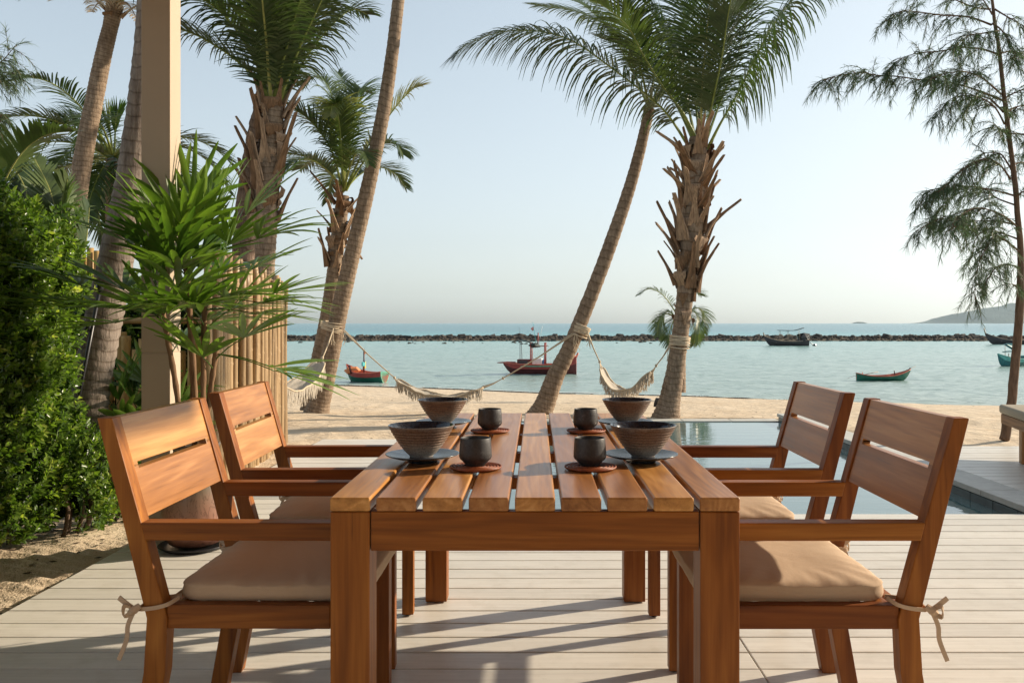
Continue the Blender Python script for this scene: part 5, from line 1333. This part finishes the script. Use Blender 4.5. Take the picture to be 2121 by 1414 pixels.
bar(t, 'canopy_pole', [(1.18, .3, .6), (1.18, .3, 2.0)], .018, 'p_dark'); bar(t, 'canopy_pole', [(1.12, -.3, .6), (1.18, -.3, 2.0)], .018, 'p_dark')
sheet(t, 'canopy', [(x, y, z) for y in (-.5, 0, .5) for x, z in ((1.62, 1.97), (1.1, 2.05+.03*(y == 0)), (.6, 1.95), (.42, 1.72), (.2, 1.9))], 'tarp', 5)
m = MB(); blob(m, (.38, 0, 1.78), .42, 11, .4); m.build('rolled_canvas', M['tarp'], t)
bar(t, 'mast', [(.12, 0, 1.7), (.10, 0, 2.55)], .04, 'p_red'); bar(t, 'flag_pole', [(.2, .1, 1.8), (.42, .1, 3.2)], .014, 'p_cyan'); bar(t, 'aerial', [(.05, -.1, 1.9), (-.15, -.1, 2.95)], .012, 'p_white'); bar(t, 'aerial', [(1.15, 0, 2.0), (1.28, 0, 2.9)], .008, 'p_dark')
sheet(t, 'flag', [(.36, .1, 2.95), (.55, .12, 2.80), (.34, .1, 2.72), (.44, .12, 2.66)], 'pink', 2)
bar(t, 'stern_post', [(-2.1, 0, .8), (-2.35, 0, 1.32)], .07, 'p_redlight'); bar(t, 'anchor_line', [(1.75, .05, .6), (1.75, .05, .0)], .012, 'p_dark')
# dark longtail under the reef
def longtail(label, px, py, L, rz, hullm, canopy, bow=.75):
    t = thing('longtail_boat', label, 'boat', at_sea(px, py), rz)
    hull(t, L, 1.7, .62, bow, .25, [hullm, 'p_dark', hullm], tw=.5, draft=.12, rail='p_wood', inner='p_wood', stem=2.4)
    bar(t, 'bow_post', [(L/2-.35, 0, .62+bow*.6), (L/2-.02, 0, .62+bow*1.05), (L/2+.12, 0, .62+bow*1.6)], .09, 'p_wood')
    for i in range(5): boxp(t, 'thwart', (-L*.3+i*L*.13, -L*.3+i*L*.13+.18, -.62, .62, .44, .49), 'p_wood')
    if canopy:
        sheet(t, 'canopy', [(x, y, z) for y in (-.7, 0, .7) for x, z in ((L*.20, 2.12), (L*.03, 2.06+.04*(y == 0)), (-L*.16, 2.08), (-L*.24, 2.18), (-L*.38, 2.45))], 'tarp', 5)
        for x in (L*.15, -.2, -L*.28):
            for s in (-1, 1): bar(t, 'canopy_post', [(x, s*.6, .5), (x, s*.6, 2.12)], .025, 'p_wood')
    m = MB(); blob(m, (-L*.37, 0, 1.15), .85, 17, 1.0); blob(m, (-L*.35, .1, .85), .6, 19, 1.0); m.build('engine', M['black'], t)
    bar(t, 'propeller_shaft', [(-L*.40, 0, .95), (-L*.62, 0, .06)], .035, 'black'); m = MB(); blob(m, (-L*.625, 0, .10), .25, 5, .8); m.build('propeller', M['black'], t)
    return t
longtail('dark longtail boat with canopy moored in front of the reef', 1629, 716, 6.0, R(172), 'p_dark', True)
longtail('long dark wooden boat near the reef, its bow showing left of the casuarina trunk', 2098, 713, 8.0, R(176), 'p_dark', False, 1.1)
# green dinghy
t = thing('dinghy', 'small green wooden dinghy with red rim floating alone on the right of the lagoon', 'boat', at_sea(1830, 788), R(2))
hull(t, 3.0, .95, .26, .36, .16, ['p_green', 'p_green', 'p_green'], tw=.15, draft=.06, rail='p_redlight', inner='p_redlight', stem=2.2)
boxp(t, 'thwart', (-.6, -.45, -.36, .36, .24, .27), 'p_redlight'); boxp(t, 'thwart', (.3, .45, -.36, .36, .24, .27), 'p_redlight'); bar(t, 'oar', [(-1.1, 0, .32), (-.25, .1, .48)], .018, 'p_wood')
bar(t, 'oar_post', [(-1.12, .1, .2), (-1.12, .1, .46)], .02, 'p_redlight'); bar(t, 'stem_post', [(1.38, 0, .5), (1.5, 0, .68)], .05, 'p_dark'); bar(t, 'pole', [(.9, 0, .42), (1.85, .1, .78)], .010, 'p_wood'); bar(t, 'mooring_line', [(-1.45, 0, .3), (-2.0, 0, .12)], .008, 'p_wood')
bar(t, 'post', [(.62, 0, .3), (.6, 0, .55)], .03, 'p_dark')
# teal boat partly behind the casuarina trunk
t = thing('fishing_boat', 'teal wooden boat with a small awning, half hidden by the casuarina trunk', 'boat', at_sea(2098, 758), R(205))
hull(t, 3.2, 1.4, .55, .38, .2, ['p_teal', 'p_tealight', 'p_teal'], tw=.55, draft=.1, rail='p_tealight', inner='p_tealight', band=True)
for s in (-1, 1): bar(t, 'awning_post', [(.3, s*.4, .5), (.3, s*.4, 1.5)], .02, 'p_wood')
sheet(t, 'awning', [(.05, -.45, 1.1), (.55, -.45, 1.05), (.0, .45, 1.15), (.5, .45, 1.1), (.15, -.4, 1.65), (.5, -.4, 1.6), (.15, .4, 1.65), (.5, .4, 1.6)], 'p_teal', 2)
boxp(t, 'box', (-.3, .0, -.3, .3, .4, .62), 'p_wood', .02); m = MB(); blob(m, (.6, 0, .55), .4, 8, .5); m.build('net_pile', M['p_orange'], t); boxp(t, 'stern_box', (-1.5, -1.2, -.5, .5, .45, .72), 'p_teal', .02)
bar(t, 'mooring_post', [(.9, .3, .5), (.92, .35, .95)], .03, 'p_wood')

# ------------------------------------------------------------------ small things
q = P(208, 592, 5.16); e = P(147, 800, 5.10)
t = thing('black_metal_pole', 'black metal pole leaning against the thick grey trunk', 'pole', e)  # plain black metal pole with a thickened head, gives no light
bar(t, 'pole', [Vector((0, 0, -.35))+(e-q)*.15, q-e], .011, 'black', 8); m = MB(); m.tube([(q-e)*.93, (q-e), (q-e)*1.03], [.013, .024, .018], 10); m.build('pole_head', M['black'], t, smooth=True); bar(t, 'joint', [(q-e)*.55, (q-e)*.63], .018, 'black', 8)
m = MB(); q = G(1366, 838, -.35); blob(m, (0, 0, .06), .16, 4, .9); o = m.build('beach_stone', M['rocks'], None, bevel=.01); o.location = (q.x, q.y, sand_z(q.x, q.y)); tag(o, 'small dark stone on the sand left of the shaggy palm', 'stone')

# ------------------------------------------------------------------ sea air
m = MB(); m.box(-9600, 9600, -450, 9600, -13.2, 300)
k = NT('sea_haze'); k.t.nodes.remove(k.out); k.out = k.n('OutputMaterial'); pv = k.n('VolumePrincipled'); pv.inputs['Color'].default_value = (.72, .89, 1, 1); pv.inputs['Density'].default_value = .000045; pv.inputs['Anisotropy'].default_value = .2
k.l(pv.outputs[0], k.out.inputs['Volume'])
hz = m.build('haze', k.m); struct(hz, 'stuff'); hz['label'] = 'thin sea haze over the bay'; hz['category'] = 'haze'
